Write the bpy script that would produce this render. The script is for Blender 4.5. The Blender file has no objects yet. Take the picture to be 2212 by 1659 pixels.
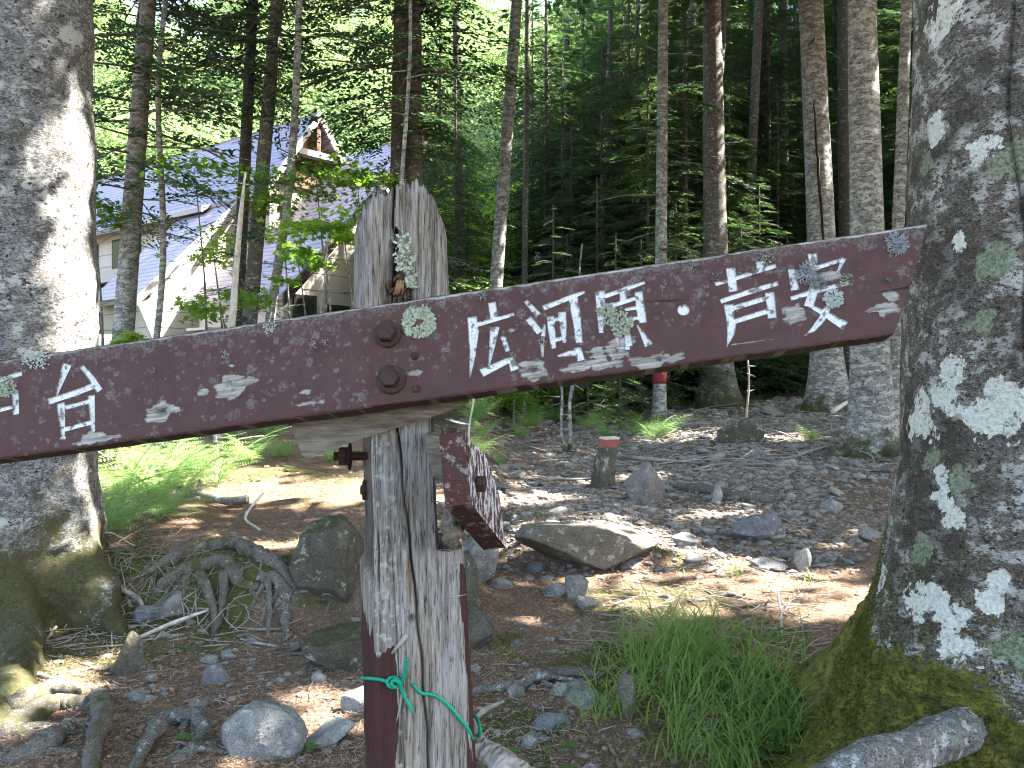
import bpy, math, random
import numpy as np
R = math.radians
rng = np.random.default_rng(7)
random.seed(7)
# ------------------------------------------------------------------ camera, sky, sun, exposure
scene = bpy.context.scene
COL = scene.collection
cam_d = bpy.data.cameras.new('camera'); cam = bpy.data.objects.new('camera', cam_d); COL.objects.link(cam)
cam.location = (0, 0, 1.5); cam.rotation_euler = (R(90), 0, 0)
cam_d.sensor_width = 36; cam_d.lens = 29.88; cam_d.clip_start = .05; cam_d.clip_end = 600
cam_d.dof.use_dof = True; cam_d.dof.focus_distance = 1.27; cam_d.dof.aperture_fstop = 42.0
scene.camera = cam
SUN_EL, SUN_AZ = 48, 6           # azimuth measured from +X towards +Y
Ldir = np.array([math.cos(R(SUN_EL))*math.cos(R(SUN_AZ)), math.cos(R(SUN_EL))*math.sin(R(SUN_AZ)), math.sin(R(SUN_EL))])
world = bpy.data.worlds.new('World'); scene.world = world; world.use_nodes = True
wn = world.node_tree.nodes; wl = world.node_tree.links
sky = wn.new('ShaderNodeTexSky'); sky.sky_type = 'NISHITA'; sky.sun_disc = False
sky.sun_elevation = R(SUN_EL); sky.sun_rotation = R(90-SUN_AZ); sky.air_density = 1.0; sky.dust_density = 2.5
bg = wn['Background']; bg.inputs[1].default_value = .11; wt = wn.new('ShaderNodeMix'); wt.data_type = 'RGBA'; wt.blend_type = 'MULTIPLY'; wt.inputs[0].default_value = 1; wt.inputs[7].default_value = (1.02, 1.0, .97, 1)
wl.new(sky.outputs[0], wt.inputs[6]); wl.new(wt.outputs[2], bg.inputs[0])
sd = bpy.data.lights.new('sun', 'SUN'); sd.energy = 5.0; sd.angle = R(.5); sd.color = (1, .95, .86)
sun = bpy.data.objects.new('sun', sd); COL.objects.link(sun)
from mathutils import Vector, Matrix
sun.rotation_euler = Vector(Ldir.tolist()).to_track_quat('Z', 'Y').to_euler()
vs = scene.view_settings
vs.view_transform = 'Standard'; vs.look = 'None'; vs.gamma = 1; vs.exposure = 3.5
scene.cycles.filter_width = 1.05; scene.cycles.max_bounces = 6; scene.cycles.diffuse_bounces = 3; scene.cycles.glossy_bounces = 2
scene.cycles.transmission_bounces = 3; scene.cycles.transparent_max_bounces = 4
scene.cycles.caustics_reflective = False; scene.cycles.caustics_refractive = False
scene.cycles.sample_clamp_indirect = 6

# ------------------------------------------------------------------ numpy noise
def _h(ix, iy, iz, s):
    n = (ix*374761393 + iy*668265263 + iz*2147483647 + s*974634777).astype(np.int64) & 0xffffffff
    n = ((n ^ (n >> 13))*1274126177) & 0xffffffff
    n = ((n ^ (n >> 16))*2246822519) & 0xffffffff
    return ((n ^ (n >> 15)) & 0xffffff)/float(0xffffff)
def vn(P, f=1., s=0):
    P = np.asarray(P, float)*f
    if P.shape[-1] == 2: P = np.concatenate([P, np.zeros(P.shape[:-1]+(1,))], -1)
    i = np.floor(P).astype(np.int64); t = P-i; t = t*t*(3-2*t)
    x, y, z = i[..., 0], i[..., 1], i[..., 2]; a, b, c = t[..., 0], t[..., 1], t[..., 2]
    r = 0
    for dx in (0, 1):
        for dy in (0, 1):
            for dz in (0, 1):
                w = (a if dx else 1-a)*(b if dy else 1-b)*(c if dz else 1-c)
                r = r + w*_h(x+dx, y+dy, z+dz, s)
    return r
def fbm(P, f=1., o=4, s=0, g=.5):
    r = 0; a = 1; t = 0
    for k in range(o):
        r = r+a*vn(P, f, s+k*17); t += a; a *= g; f *= 2.03
    return r/t
def S(x): x = np.clip(x, 0, 1); return x*x*(3-2*x)
def col(*a): return np.stack(a, -1)
# ------------------------------------------------------------------ picture measurements -> places (2212 px wide view)
F = 1836.
def at(px, py, Y): return np.array([(px-1106)/F*Y, Y, 1.5-(py-829.5)/F*Y])
def hgt(x, y):
    x = np.asarray(x, float); y = np.asarray(y, float)
    P = np.stack([x, y], -1)
    h = np.interp(y, [-20, 3.3, 4.8, 6.4, 8.15, 11.3, 19.5, 27, 34, 40], [0, 0, .03, .10, .22, .42, .95, 1.3, 1.7, 2.2])
    wob = .5*(fbm(P, 1.3, 3, 5)-.5)
    h = h+.30*S((-.05-x)/.5)*S((y-5.05-wob)/.35)*(1-.3*S((y-9)/8))
    h = h+.13*S((x+.2)/.3)*S((1.5-x)/.6)*S((y-6.35-wob)/.25)*(1-S((y-7)/3))
    h = h+.045*np.maximum(0, x-1.6)*S((y-3)/6)
    h = h+.13*np.exp(-((x-.85)/.5)**2-((y-4.2)/.55)**2)
    h = h+.10*(fbm(P, .9, 3, 2)-.5)+.05*(fbm(P, 4, 3, 3)-.5)
    crest = 33-7*np.exp(-((x-2)/7)**2)
    hill = np.clip((y-34-.25*np.maximum(0, x-2))*.62, 0, crest)
    h = h+np.where(y > 34, hill*(1+.12*(fbm(P, .06, 3, 9)-.5)), 0)
    # slopes on both sides so the valley closes
    h = h+.35*np.maximum(0, np.abs(x)-45)
    return h
def hz(x, y): return float(hgt(np.array([x]), np.array([y]))[0])
def gp(px, py, off=0.):                      # ground point seen at a place of the photograph
    Y = np.linspace(1.5, 60, 3000); X = (px-1106)/F*Y; Z = 1.5-(py-829.5)/F*Y
    d = Z-hgt(X, Y); k = np.argmax(d < 0)
    if d[k] >= 0: k = 2999
    return np.array([X[k], Y[k], hgt(X[k:k+1], Y[k:k+1])[0]+off])
# ------------------------------------------------------------------ objects
def emp(name, loc, label, cat, group=None, rz=0, sc=1):
    o = bpy.data.objects.new(name, None); COL.objects.link(o); o.location = [float(v) for v in loc]
    o.rotation_euler = (0, 0, rz); o.scale = (sc, sc, sc); o.empty_display_size = .1
    return tag(o, label, cat, group)
def tag(o, label=None, cat=None, group=None, kind=None):
    if label: o['label'] = label
    if cat: o['category'] = cat
    if group: o['group'] = group
    if kind: o['kind'] = kind
    return o
def mesh(name, V, Fs, mat, smooth=True, attr=None):
    """V (n,3); Fs = list of int arrays (m,k)."""
    if isinstance(Fs, np.ndarray): Fs = [Fs]
    Fs = [np.asarray(f, np.int64) for f in Fs if len(f)]
    me = bpy.data.meshes.new(name)
    V = np.asarray(V, np.float32)
    me.vertices.add(len(V)); me.vertices.foreach_set('co', V.ravel())
    loops = np.concatenate([f.ravel() for f in Fs]); tot = np.concatenate([np.full(len(f), f.shape[1]) for f in Fs])
    st = np.concatenate([[0], np.cumsum(tot)[:-1]])
    me.loops.add(len(loops)); me.loops.foreach_set('vertex_index', loops.astype(np.int32))
    me.polygons.add(len(tot)); me.polygons.foreach_set('loop_start', st.astype(np.int32))
    try: me.polygons.foreach_set('loop_total', tot.astype(np.int32))
    except Exception: pass
    me.polygons.foreach_set('use_smooth', np.full(len(tot), bool(smooth)))
    me.update(calc_edges=True); me.validate()
    if attr is not None:
        for an, av in attr.items():
            a = me.color_attributes.new(an, 'FLOAT_COLOR', 'POINT')
            av = np.asarray(av, np.float32)
            if av.shape[1] == 3: av = np.concatenate([av, np.ones((len(av), 1), np.float32)], 1)
            a.data.foreach_set('color', av.ravel())
    for m in (mat if isinstance(mat, (list, tuple)) else [mat]): me.materials.append(m)
    return me
def obj(name, V, Fs, mat, parent=None, smooth=True, attr=None, loc=None):
    """vertices in world space; origin put at loc (or at the parent's place)"""
    V = np.asarray(V, float)
    if parent is not None:
        q = np.array(parent['_o']) if '_o' in parent else np.array(parent.location)
    else: q = np.array(loc if loc is not None else (0, 0, 0), float)
    o = bpy.data.objects.new(name, mesh(name, V-q, Fs, mat, smooth, attr)); COL.objects.link(o)
    if parent is not None:
        o.parent = parent
        if parent.parent is not None or parent.type == 'MESH': pass
    else: o.location = q.tolist()
    return o
def wobj(name, V, Fs, mat, parent, smooth=True, attr=None):
    """vertices in world space under a parent at any depth (no rotation in the chain)"""
    q = np.zeros(3); p = parent
    while p is not None: q += np.array(p.location); p = p.parent
    o = bpy.data.objects.new(name, mesh(name, np.asarray(V, float)-q, Fs, mat, smooth, attr)); COL.objects.link(o); o.parent = parent
    return o
def inst(me, name, parent=None, loc=(0, 0, 0), rz=0, sc=1):
    o = bpy.data.objects.new(name, me); COL.objects.link(o); o.location = loc; o.rotation_euler = (0, 0, rz)
    o.scale = (sc, sc, sc) if np.isscalar(sc) else sc; o.parent = parent
    return o
class MB:
    def __init__(s): s.V = []; s.F = []; s.n = 0
    def add(s, V, Fs):
        if isinstance(Fs, np.ndarray): Fs = [Fs]
        s.V.append(np.asarray(V, float))
        for f in Fs: s.F.append(np.asarray(f)+s.n)
        s.n += len(V); return s
    def get(s):
        V = np.concatenate(s.V); d = {}
        for f in s.F: d.setdefault(f.shape[1], []).append(f)
        return V, [np.concatenate(v) for v in d.values()]
def nrm(v): v = np.asarray(v, float); return v/np.maximum(1e-9, np.linalg.norm(v, axis=-1, keepdims=True))
def grid_faces(nr, nc, wrap=True):
    a = np.arange(nr-1)[:, None]*nc; j = np.arange(nc if wrap else nc-1)[None, :]; k = (j+1) % nc
    return np.stack([a+j, a+k, a+nc+k, a+nc+j], -1).reshape(-1, 4)
def smooth_path(P, n):
    P = np.asarray(P, float); d = np.concatenate([[0], np.cumsum(np.linalg.norm(np.diff(P, axis=0), axis=1))])
    t = np.linspace(0, d[-1], n); k = len(P)
    m = np.zeros_like(P)
    m[1:-1] = (P[2:]-P[:-2])/(d[2:]-d[:-2])[:, None]; m[0] = (P[1]-P[0])/(d[1]-d[0]); m[-1] = (P[-1]-P[-2])/(d[-1]-d[-2])
    i = np.clip(np.searchsorted(d, t, 'right')-1, 0, k-2); h = (d[i+1]-d[i])[:, None]; u = ((t-d[i])/(d[i+1]-d[i]))[:, None]
    return (2*u**3-3*u**2+1)*P[i]+(u**3-2*u**2+u)*h*m[i]+(-2*u**3+3*u**2)*P[i+1]+(u**3-u**2)*h*m[i+1]
def tube(P, r, sides=8, n=None, lump=0., lf=8., seed=0, cap=True, flat=1., ridge=0.):
    P = np.asarray(P, float); r = np.asarray(r, float)*np.ones(len(P))
    if n:
        d = np.concatenate([[0], np.cumsum(np.linalg.norm(np.diff(P, axis=0), axis=1))])
        Q = smooth_path(P, n); r = np.interp(np.linspace(0, d[-1], n), d, r); P = Q
    T = nrm(np.gradient(P, axis=0)); up = np.array([0, 0, 1.]) if abs(T[0, 2]) < .9 else np.array([1., 0, 0])
    A = nrm(np.cross(T, up)); B = np.cross(T, A)
    for i in range(1, len(P)):
        a = A[i-1]-T[i]*np.dot(A[i-1], T[i]); A[i] = a/max(1e-9, np.linalg.norm(a)); B[i] = np.cross(T[i], A[i])
    th = np.linspace(0, 2*np.pi, sides, endpoint=False)
    V = P[:, None]+r[:, None, None]*(np.cos(th)[None, :, None]*A[:, None]+flat*np.sin(th)[None, :, None]*B[:, None])
    if lump:
        q = fbm(V, lf, 3, seed)-.5; V = V+(V-P[:, None])*(q*lump*2)[..., None]
    if ridge:
        sl = np.concatenate([[0], np.cumsum(np.linalg.norm(np.diff(P, axis=0), axis=1))]); tw = th[None]+.8*np.sin(sl*6+seed)[:, None]
        q = np.stack([np.cos(tw)*2.6, np.sin(tw)*2.6, np.broadcast_to(sl[:, None]*5, tw.shape)], -1); q = fbm(q, 1, 3, seed+9, .6)-.5; V = V+(V-P[:, None])*(q*ridge*2)[..., None]
    m = len(P); V = V.reshape(-1, 3); Fs = [grid_faces(m, sides)]
    if cap:
        V = np.concatenate([V, P[:1]-T[:1]*r[0]*.3, P[-1:]+T[-1:]*r[-1]*.3]); j = np.arange(sides); k = (j+1) % sides
        Fs.append(np.stack([k, j, np.full(sides, m*sides)], -1)); Fs.append(np.stack([(m-1)*sides+j, (m-1)*sides+k, np.full(sides, m*sides+1)], -1))
    return V, Fs
def kites(p, d, s, l, w, b=.35):
    """leaf shaped quads: base, side, tip, side"""
    p = np.asarray(p, float); l = np.asarray(l)[..., None] if np.ndim(l) else l; w = np.asarray(w)[..., None] if np.ndim(w) else w
    V = np.stack([p, p+d*l*b+s*w*.5, p+d*l, p+d*l*b-s*w*.5], 1).reshape(-1, 3)
    return V, np.arange(len(V)).reshape(-1, 4)
def rotz(P, a): c, s = np.cos(a), np.sin(a); return np.stack([P[..., 0]*c-P[..., 1]*s, P[..., 0]*s+P[..., 1]*c, P[..., 2]], -1)
def box(c, sx, sy, sz):
    V = np.array([[x, y, z] for z in (-1, 1) for y in (-1, 1) for x in (-1, 1)], float)*[sx/2, sy/2, sz/2]+c
    return V, np.array([[0, 2, 3, 1], [4, 5, 7, 6], [0, 1, 5, 4], [2, 6, 7, 3], [0, 4, 6, 2], [1, 3, 7, 5]])
_ico = {}
def ico(n):
    if n in _ico: return _ico[n]
    import bmesh
    bm = bmesh.new(); bmesh.ops.create_icosphere(bm, subdivisions=n, radius=1)
    V = np.array([v.co[:] for v in bm.verts]); Fc = np.array([[v.index for v in f.verts] for f in bm.faces]); bm.free()
    _ico[n] = (V, Fc); return _ico[n]
# ------------------------------------------------------------------ material nodes
class NT:
    def __init__(s, name):
        s.m = bpy.data.materials.new(name); s.m.use_nodes = True; s.t = s.m.node_tree; s.b = s.t.nodes['Principled BSDF']
        s.co = s.t.nodes.new('ShaderNodeTexCoord'); s.obj = s.co.outputs['Object']; s.b.inputs['Roughness'].default_value = .85
        s.b.inputs['Specular IOR Level'].default_value = .25
    def n(s, k, **kw):
        x = s.t.nodes.new(k)
        for a, v in kw.items(): setattr(x, a, v)
        return x
    def put(s, sock, v):
        if hasattr(v, 'is_output') or isinstance(v, bpy.types.NodeSocket): s.t.links.new(v, sock)
        elif isinstance(v, (tuple, list)) and len(v) == 3 and sock.type == 'RGBA': sock.default_value = (*v, 1)
        else: sock.default_value = v
    def map(s, v, sc=(1, 1, 1), rot=(0, 0, 0), loc=(0, 0, 0)):
        x = s.n('ShaderNodeMapping'); s.put(x.inputs[0], v); x.inputs['Scale'].default_value = sc; x.inputs['Rotation'].default_value = rot; x.inputs['Location'].default_value = loc
        return x.outputs[0]
    def noise(s, sc, det=4, v=None, rough=.55, dist=0.):
        x = s.n('ShaderNodeTexNoise'); s.put(x.inputs['Vector'], v or s.obj); x.inputs['Scale'].default_value = sc
        x.inputs['Detail'].default_value = det; x.inputs['Roughness'].default_value = rough; x.inputs['Distortion'].default_value = dist
        return x.outputs['Fac']
    def vor(s, sc, v=None, out='Distance', feat='F1', rnd=1.):
        x = s.n('ShaderNodeTexVoronoi', feature=feat); s.put(x.inputs['Vector'], v or s.obj); x.inputs['Scale'].default_value = sc; x.inputs['Randomness'].default_value = rnd
        return x.outputs[out]
    def ramp(s, f, *st):
        x = s.n('ShaderNodeValToRGB'); s.put(x.inputs[0], f); e = x.color_ramp.elements
        while len(e) < len(st): e.new(.5)
        for i, (p, c) in enumerate(st):
            e[i].position = p; e[i].color = (*c, 1) if isinstance(c, tuple) else (c, c, c, 1)
        return x.outputs[0]
    def mix(s, f, a, b, mode='MIX'):
        x = s.n('ShaderNodeMix', data_type='RGBA', blend_type=mode); s.put(x.inputs[0], f); s.put(x.inputs[6], a); s.put(x.inputs[7], b)
        return x.outputs[2]
    def math(s, op, a, b=0., clamp=False):
        x = s.n('ShaderNodeMath', operation=op, use_clamp=clamp); s.put(x.inputs[0], a); s.put(x.inputs[1], b); return x.outputs[0]
    def sep(s, v):
        x = s.n('ShaderNodeSeparateXYZ'); s.put(x.inputs[0], v); return x.outputs
    def attr(s, name):
        x = s.n('ShaderNodeAttribute', attribute_name=name); y = s.n('ShaderNodeSeparateColor'); s.put(y.inputs[0], x.outputs['Color']); return y.outputs
    def rand(s): return s.n('ShaderNodeObjectInfo').outputs['Random']
    def normz(s): return s.sep(s.n('ShaderNodeNewGeometry').outputs['Normal'])[2]
    def bump(s, h, d=.01, st=1., prev=None):
        x = s.n('ShaderNodeBump'); x.inputs['Strength'].default_value = st; x.inputs['Distance'].default_value = d; s.put(x.inputs['Height'], h)
        if prev is not None: s.put(x.inputs['Normal'], prev)
        return x.outputs[0]
    def done(s, c, nrm=None, rough=None, trans=None):
        s.put(s.b.inputs['Base Color'], c)
        if nrm is not None: s.put(s.b.inputs['Normal'], nrm)
        if rough is not None: s.put(s.b.inputs['Roughness'], rough)
        if trans is not None:
            o = s.t.nodes['Material Output']; t = s.n('ShaderNodeBsdfTranslucent'); s.put(t.inputs[0], trans[1]); m = s.n('ShaderNodeMixShader'); m.inputs[0].default_value = trans[0]
            s.t.links.new(s.b.outputs[0], m.inputs[1]); s.t.links.new(t.outputs[0], m.inputs[2]); s.t.links.new(m.outputs[0], o.inputs[0])
        return s.m
def m_bark(name, fs=1., base=(.27, .26, .245), dark=(.06, .052, .042), lich=(.50, .51, .47), wl=.5, moss_h=0., moss=(.075, .095, .018), moss_amt=0., streak=3.5, brown=0.):
    t = NT(name); v = t.obj
    sv = t.map(v, (1, 1, streak))
    hv = t.map(v, (1, 1, 1+.4*(streak-1)))
    n1 = t.noise(9*fs, 8, hv, .62); n2 = t.noise(34*fs, 6, sv, .65); n3 = t.noise(3.2*fs, 5, v, .6); n4 = t.noise(100*fs, 3, sv, .7)
    c = t.mix(t.ramp(n2, (.36, 0.), (.62, 1.)), dark, base)
    c = t.mix(t.ramp(n1, (.44, 0.), (.58, .85)), c, t.mix(n4, dark, (.14, .125, .105)))
    if brown: c = t.mix(t.ramp(n3, (.40, 0.), (.6, brown)), c, (.085, .062, .04))
    # pale crust lichens with crisp ragged outlines
    lv = t.noise(4.5*fs, 8, t.map(hv, loc=(3, 1, 7)), .68)
    c = t.mix(t.ramp(lv, (1-.5*wl-.20, 0.), (1-.5*wl-.15, .95)), c, t.mix(n4, (.36, .37, .33), lich))
    g = t.noise(4*fs, 7, t.map(v, loc=(9, 4, 2)), .7)
    c = t.mix(t.ramp(g, (.60, 0.), (.635, .8)), c, t.mix(n4, (.10, .12, .085), (.25, .29, .22)))
    dk = t.noise(15*fs, 5, t.map(v, (1, 1, 1.6), loc=(1, 8, 3)), .7)
    c = t.mix(t.ramp(dk, (.58, 0.), (.61, 1.)), c, (.022, .02, .017)); c = t.mix(t.ramp(t.noise(2.2*fs, 6, t.map(hv, loc=(7, 7, 7)), .7), (.54, 0.), (.62, .55)), c, (.05, .045, .038))
    sp = t.noise(55*fs, 5, t.map(v, (1, 1, 1.8), loc=(6, 2, 9)), .75)
    c = t.mix(t.ramp(sp, (.56, 0.), (.62, .7)), c, lich)
    c = t.mix(t.ramp(sp, (.34, .8), (.40, 0.)), c, (dark[0]*.7, dark[1]*.7, dark[2]*.7))
    if moss_amt:
        z = t.sep(v)[2]
        mm = t.math('SUBTRACT', 1., t.math('DIVIDE', z, moss_h), True)
        n5 = t.noise(30*fs, 5, t.map(v, loc=(4, 4, 1)), .75)
        mk = t.ramp(t.math('ADD', t.math('MULTIPLY', mm, moss_amt), t.math('ADD', t.math('MULTIPLY', n3, .6), t.math('MULTIPLY', n5, .45))), (.80, 0.), (.90, .92))
        mc = t.mix(t.ramp(n5, (.32, 0.), (.66, 1.)), (moss[0]*.3, moss[1]*.32, moss[2]*.5), (moss[0]*1.25, moss[1]*1.15, moss[2]*1.2))
        c = t.mix(mk, c, t.mix(t.ramp(n1, (.45, 0.), (.62, .6)), mc, (.085, .06, .03)))
    h = t.math('ADD', t.math('MULTIPLY', n2, .6), t.math('ADD', t.math('MULTIPLY', n4, .25), t.math('MULTIPLY', lv, .5)))
    return t.done(c, t.bump(h, .02/fs, .8), .9)
def m_leaf(name, c1, c2, tr=.45, tc=None, sc=1.5, rough=.5):
    t = NT(name); n = t.noise(sc, 3); r = t.rand()
    f = t.math('ADD', t.math('MULTIPLY', n, .8), t.math('MULTIPLY', r, .5))
    c = t.mix(t.ramp(f, (.35, 0.), (.85, 1.)), c1, c2)
    tc = tc or (c2[0]*2.6, c2[1]*2.2, c2[2]*1.2)
    return t.done(c, None, rough, (tr, t.mix(.25, tc, c)))
def m_rock(name, c1=(.20, .20, .195), c2=(.36, .35, .33), moss=.0, fs=1., tint=None):
    t = NT(name); v = t.map(t.obj, rot=(.5, .3, .2)); n1 = t.noise(4*fs, 8, v, .65); n2 = t.noise(38*fs, 5, v, .7); n3 = t.noise(9*fs, 6, t.map(v, loc=(5, 5, 5)), .65)
    c = t.mix(t.ramp(n1, (.35, 0.), (.68, 1.)), c1, c2)
    if tint: c = t.mix(t.ramp(n3, (.42, 0.), (.62, .8)), c, tint)
    c = t.mix(t.ramp(n2, (.30, .75), (.52, 0.)), c, (.06, .058, .05))
    lv = t.noise(6*fs, 7, t.map(v, loc=(2, 9, 4)), .7)
    c = t.mix(t.ramp(lv, (.58, 0.), (.62, .75)), c, (.46, .47, .43))
    if moss:
        k = t.math('MULTIPLY', t.ramp(t.normz(), (.3, 0.), (.8, 1.)), .35)
        mk = t.ramp(t.math('ADD', t.math('ADD', t.math('MULTIPLY', n3, .6), t.math('MULTIPLY', n2, .4)), k), (.90-.3*moss, 0.), (1.0-.3*moss, .9))
        c = t.mix(mk, c, t.mix(t.ramp(n2, (.35, 0.), (.65, 1.)), (.018, .022, .006), (.085, .088, .02)))
    n9 = t.noise(90*fs**.5, 4, v, .8); c = t.mix(t.ramp(n9, (.36, .7), (.46, 0.)), c, (c1[0]*.4, c1[1]*.4, c1[2]*.38)); c = t.mix(t.ramp(n9, (.58, 0.), (.68, .55)), c, (c2[0]*1.35, c2[1]*1.35, c2[2]*1.3))
    return t.done(c, t.bump(t.math('ADD', t.math('MULTIPLY', n1, 1.2), t.math('ADD', t.math('MULTIPLY', n2, .7), t.math('MULTIPLY', n9, .3))), .05/fs, 1.), .88)
# ------------------------------------------------------------------ materials
M = {}
M['bark_big'] = m_bark('bark_big', 1.15, (.25, .225, .19), (.05, .042, .032), (.40, .42, .37), .42, 1.15, (.10, .10, .016), .62, 2.6, .75)
M['bark_left'] = m_bark('bark_left', 1.4, (.32, .325, .33), (.030, .027, .023), (.42, .42, .40), .50, 1.15, (.06, .065, .014), .42, 2.0)
M['bark_grey'] = m_bark('bark_grey', 1.5, (.40, .415, .42), (.055, .05, .043), (.46, .47, .45), .60, .8, (.05, .06, .012), .42, 4.5)
M['bark_brown'] = m_bark('bark_brown', 1.6, (.22, .215, .20), (.035, .03, .025), (.36, .36, .34), .48, .9, (.05, .06, .012), .42, 4.)
M['bark_dark'] = m_bark('bark_dark', 1.6, (.12, .115, .10), (.022, .02, .017), (.26, .27, .26), .44)
M['root'] = m_bark('root_bark', 4.5, (.21, .19, .165), (.035, .028, .022), (.34, .33, .31), .42, 1., (.06, .07, .014), .12, 1.)
M['root_moss'] = m_bark('root_moss', 4.5, (.19, .17, .145), (.035, .028, .022), (.33, .32, .30), .36, 3., (.065, .075, .013), .30, 1.)
M['log'] = m_bark('log_bark', 4, (.27, .26, .25), (.06, .055, .05), (.46, .47, .45), .52, streak=1.)
def m_dead(name, c1=(.16, .135, .105), c2=(.40, .37, .33)):
    t = NT(name); n = t.noise(25, 5, t.map(t.obj, (1, 1, .4)), .6); n2 = t.noise(3, 3)
    return t.done(t.mix(t.ramp(t.math('ADD', n, t.math('MULTIPLY', n2, .5)), (.5, 0.), (1., 1.)), c1, c2), t.bump(n, .005, .8), .85)
M['stick'] = m_dead('dead_wood'); M['twig'] = m_dead('dead_twig', (.09, .075, .06), (.26, .235, .2)); M['pale'] = m_dead('pale_wood', (.32, .29, .25), (.62, .6, .56))
M['fir'] = m_leaf('fir_needles', (.016, .036, .016), (.046, .082, .032), .38, (.11, .21, .055))
M['fir_lit'] = m_leaf('fir_needles_lit', (.045, .085, .035), (.09, .15, .05), .45, (.20, .36, .09))  # brighter copy of the fir needles, sunlight put into the colour
M['hill'] = m_leaf('hill_leaves', (.07, .12, .05), (.14, .20, .08), .5, (.34, .50, .18))
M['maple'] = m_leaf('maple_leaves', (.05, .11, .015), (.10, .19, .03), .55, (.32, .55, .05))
M['maple_bright'] = m_leaf('maple_leaves_lit', (.09, .17, .02), (.15, .25, .035), .6, (.50, .75, .07))  # lit version of the maple leaves: sun painted in as a brighter green
M['fern'] = m_leaf('fern_leaves', (.10, .20, .06), (.18, .31, .11), .5, (.45, .65, .22))
M['grass'] = m_leaf('grass_blades', (.11, .19, .04), (.25, .34, .09), .4, (.26, .45, .10), 6.)
t_ = M['fern'].node_tree.nodes['Principled BSDF']; t_.inputs['Specular IOR Level'].default_value = .6; t_.inputs['Roughness'].default_value = .38
M['herb'] = m_leaf('herb_leaves', (.05, .12, .025), (.10, .2, .05), .4, (.2, .42, .08), 8.)
M['moss'] = m_leaf('moss_tuft', (.045, .055, .008), (.12, .13, .02), .2, (.15, .17, .02), 9., .9)
M['rock'] = m_rock('rock', (.14, .138, .13), (.36, .35, .33), 0., 2.6); M['rock_moss'] = m_rock('rock_mossy', (.075, .07, .055), (.20, .185, .15), .50, 1.6, (.12, .10, .065))
M['rock_pale'] = m_rock('rock_pale', (.20, .20, .19), (.42, .415, .40), .06, 3.5); M['rock_pink'] = m_rock('rock_pinkish', (.22, .19, .18), (.40, .345, .33), .2, 1.6)
M['rock_blue'] = m_rock('rock_bluish', (.12, .125, .135), (.27, .275, .29), .0, 3.); M['rock_slab'] = m_rock('rock_slab', (.13, .12, .095), (.29, .27, .225), .04, 2.2, (.19, .16, .11))
M['pebble'] = m_rock('pebble', (.15, .13, .115), (.36, .335, .31), 0., 6.)
def m_ground():
    t = NT('forest_floor'); v = t.obj; a = t.attr('mask')
    n1 = t.noise(1.3, 5, v); n2 = t.noise(28, 6, v, .7); n3 = t.noise(140, 3, v, .7); n4 = t.noise(6, 5, v, .6)
    lit = t.mix(t.ramp(n2, (.3, 0.), (.7, 1.)), (.055, .033, .022), (.22, .145, .10))
    lit = t.mix(t.ramp(n3, (.45, 0.), (.7, .7)), lit, (.42, .29, .20))
    gv = t.mix(t.ramp(t.vor(26, v, 'Color'), (.2, 0.), (.8, 1.)), (.14, .115, .095), (.38, .34, .30))
    gv = t.mix(t.ramp(t.vor(26, v), (.25, 0.), (.55, .8)), gv, (.07, .055, .042))
    c = t.mix(t.ramp(t.math('ADD', t.math('MULTIPLY', a[0], .8), t.math('MULTIPLY', n4, .5)), (.62, 0.), (1.0, .75)), lit, gv)
    c = t.mix(t.ramp(t.math('ADD', a[1], t.math('MULTIPLY', n4, .7)), (.75, 0.), (.95, .9)), c, t.mix(n3, (.03, .04, .008), (.10, .125, .025)))
    c = t.mix(t.ramp(n1, (.3, .5), (.6, 0.)), c, (.05, .034, .022))
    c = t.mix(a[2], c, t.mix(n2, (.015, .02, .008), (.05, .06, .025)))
    h = t.math('ADD', t.math('MULTIPLY', n2, .6), t.math('ADD', n4, t.math('MULTIPLY', n3, .25)))
    return t.done(c, t.bump(h, .03, 1.), .95)
M['ground'] = m_ground()
def m_litter(name, cs, sc=60):
    t = NT(name); n = t.noise(sc, 2, rough=.8)
    return t.done(t.ramp(n, (.3, cs[0]), (.5, cs[1]), (.7, cs[2])), None, .8)
M['litter'] = m_litter('needle_litter', ((.10, .058, .036), (.30, .195, .13), (.52, .41, .31)))
M['deadleaf'] = m_litter('dead_leaves', ((.16, .07, .035), (.32, .19, .12), (.42, .30, .22)), 20)
M['pebble_light'] = m_rock('pebble_light', (.24, .235, .22), (.46, .455, .44), 0., 6.)
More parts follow.
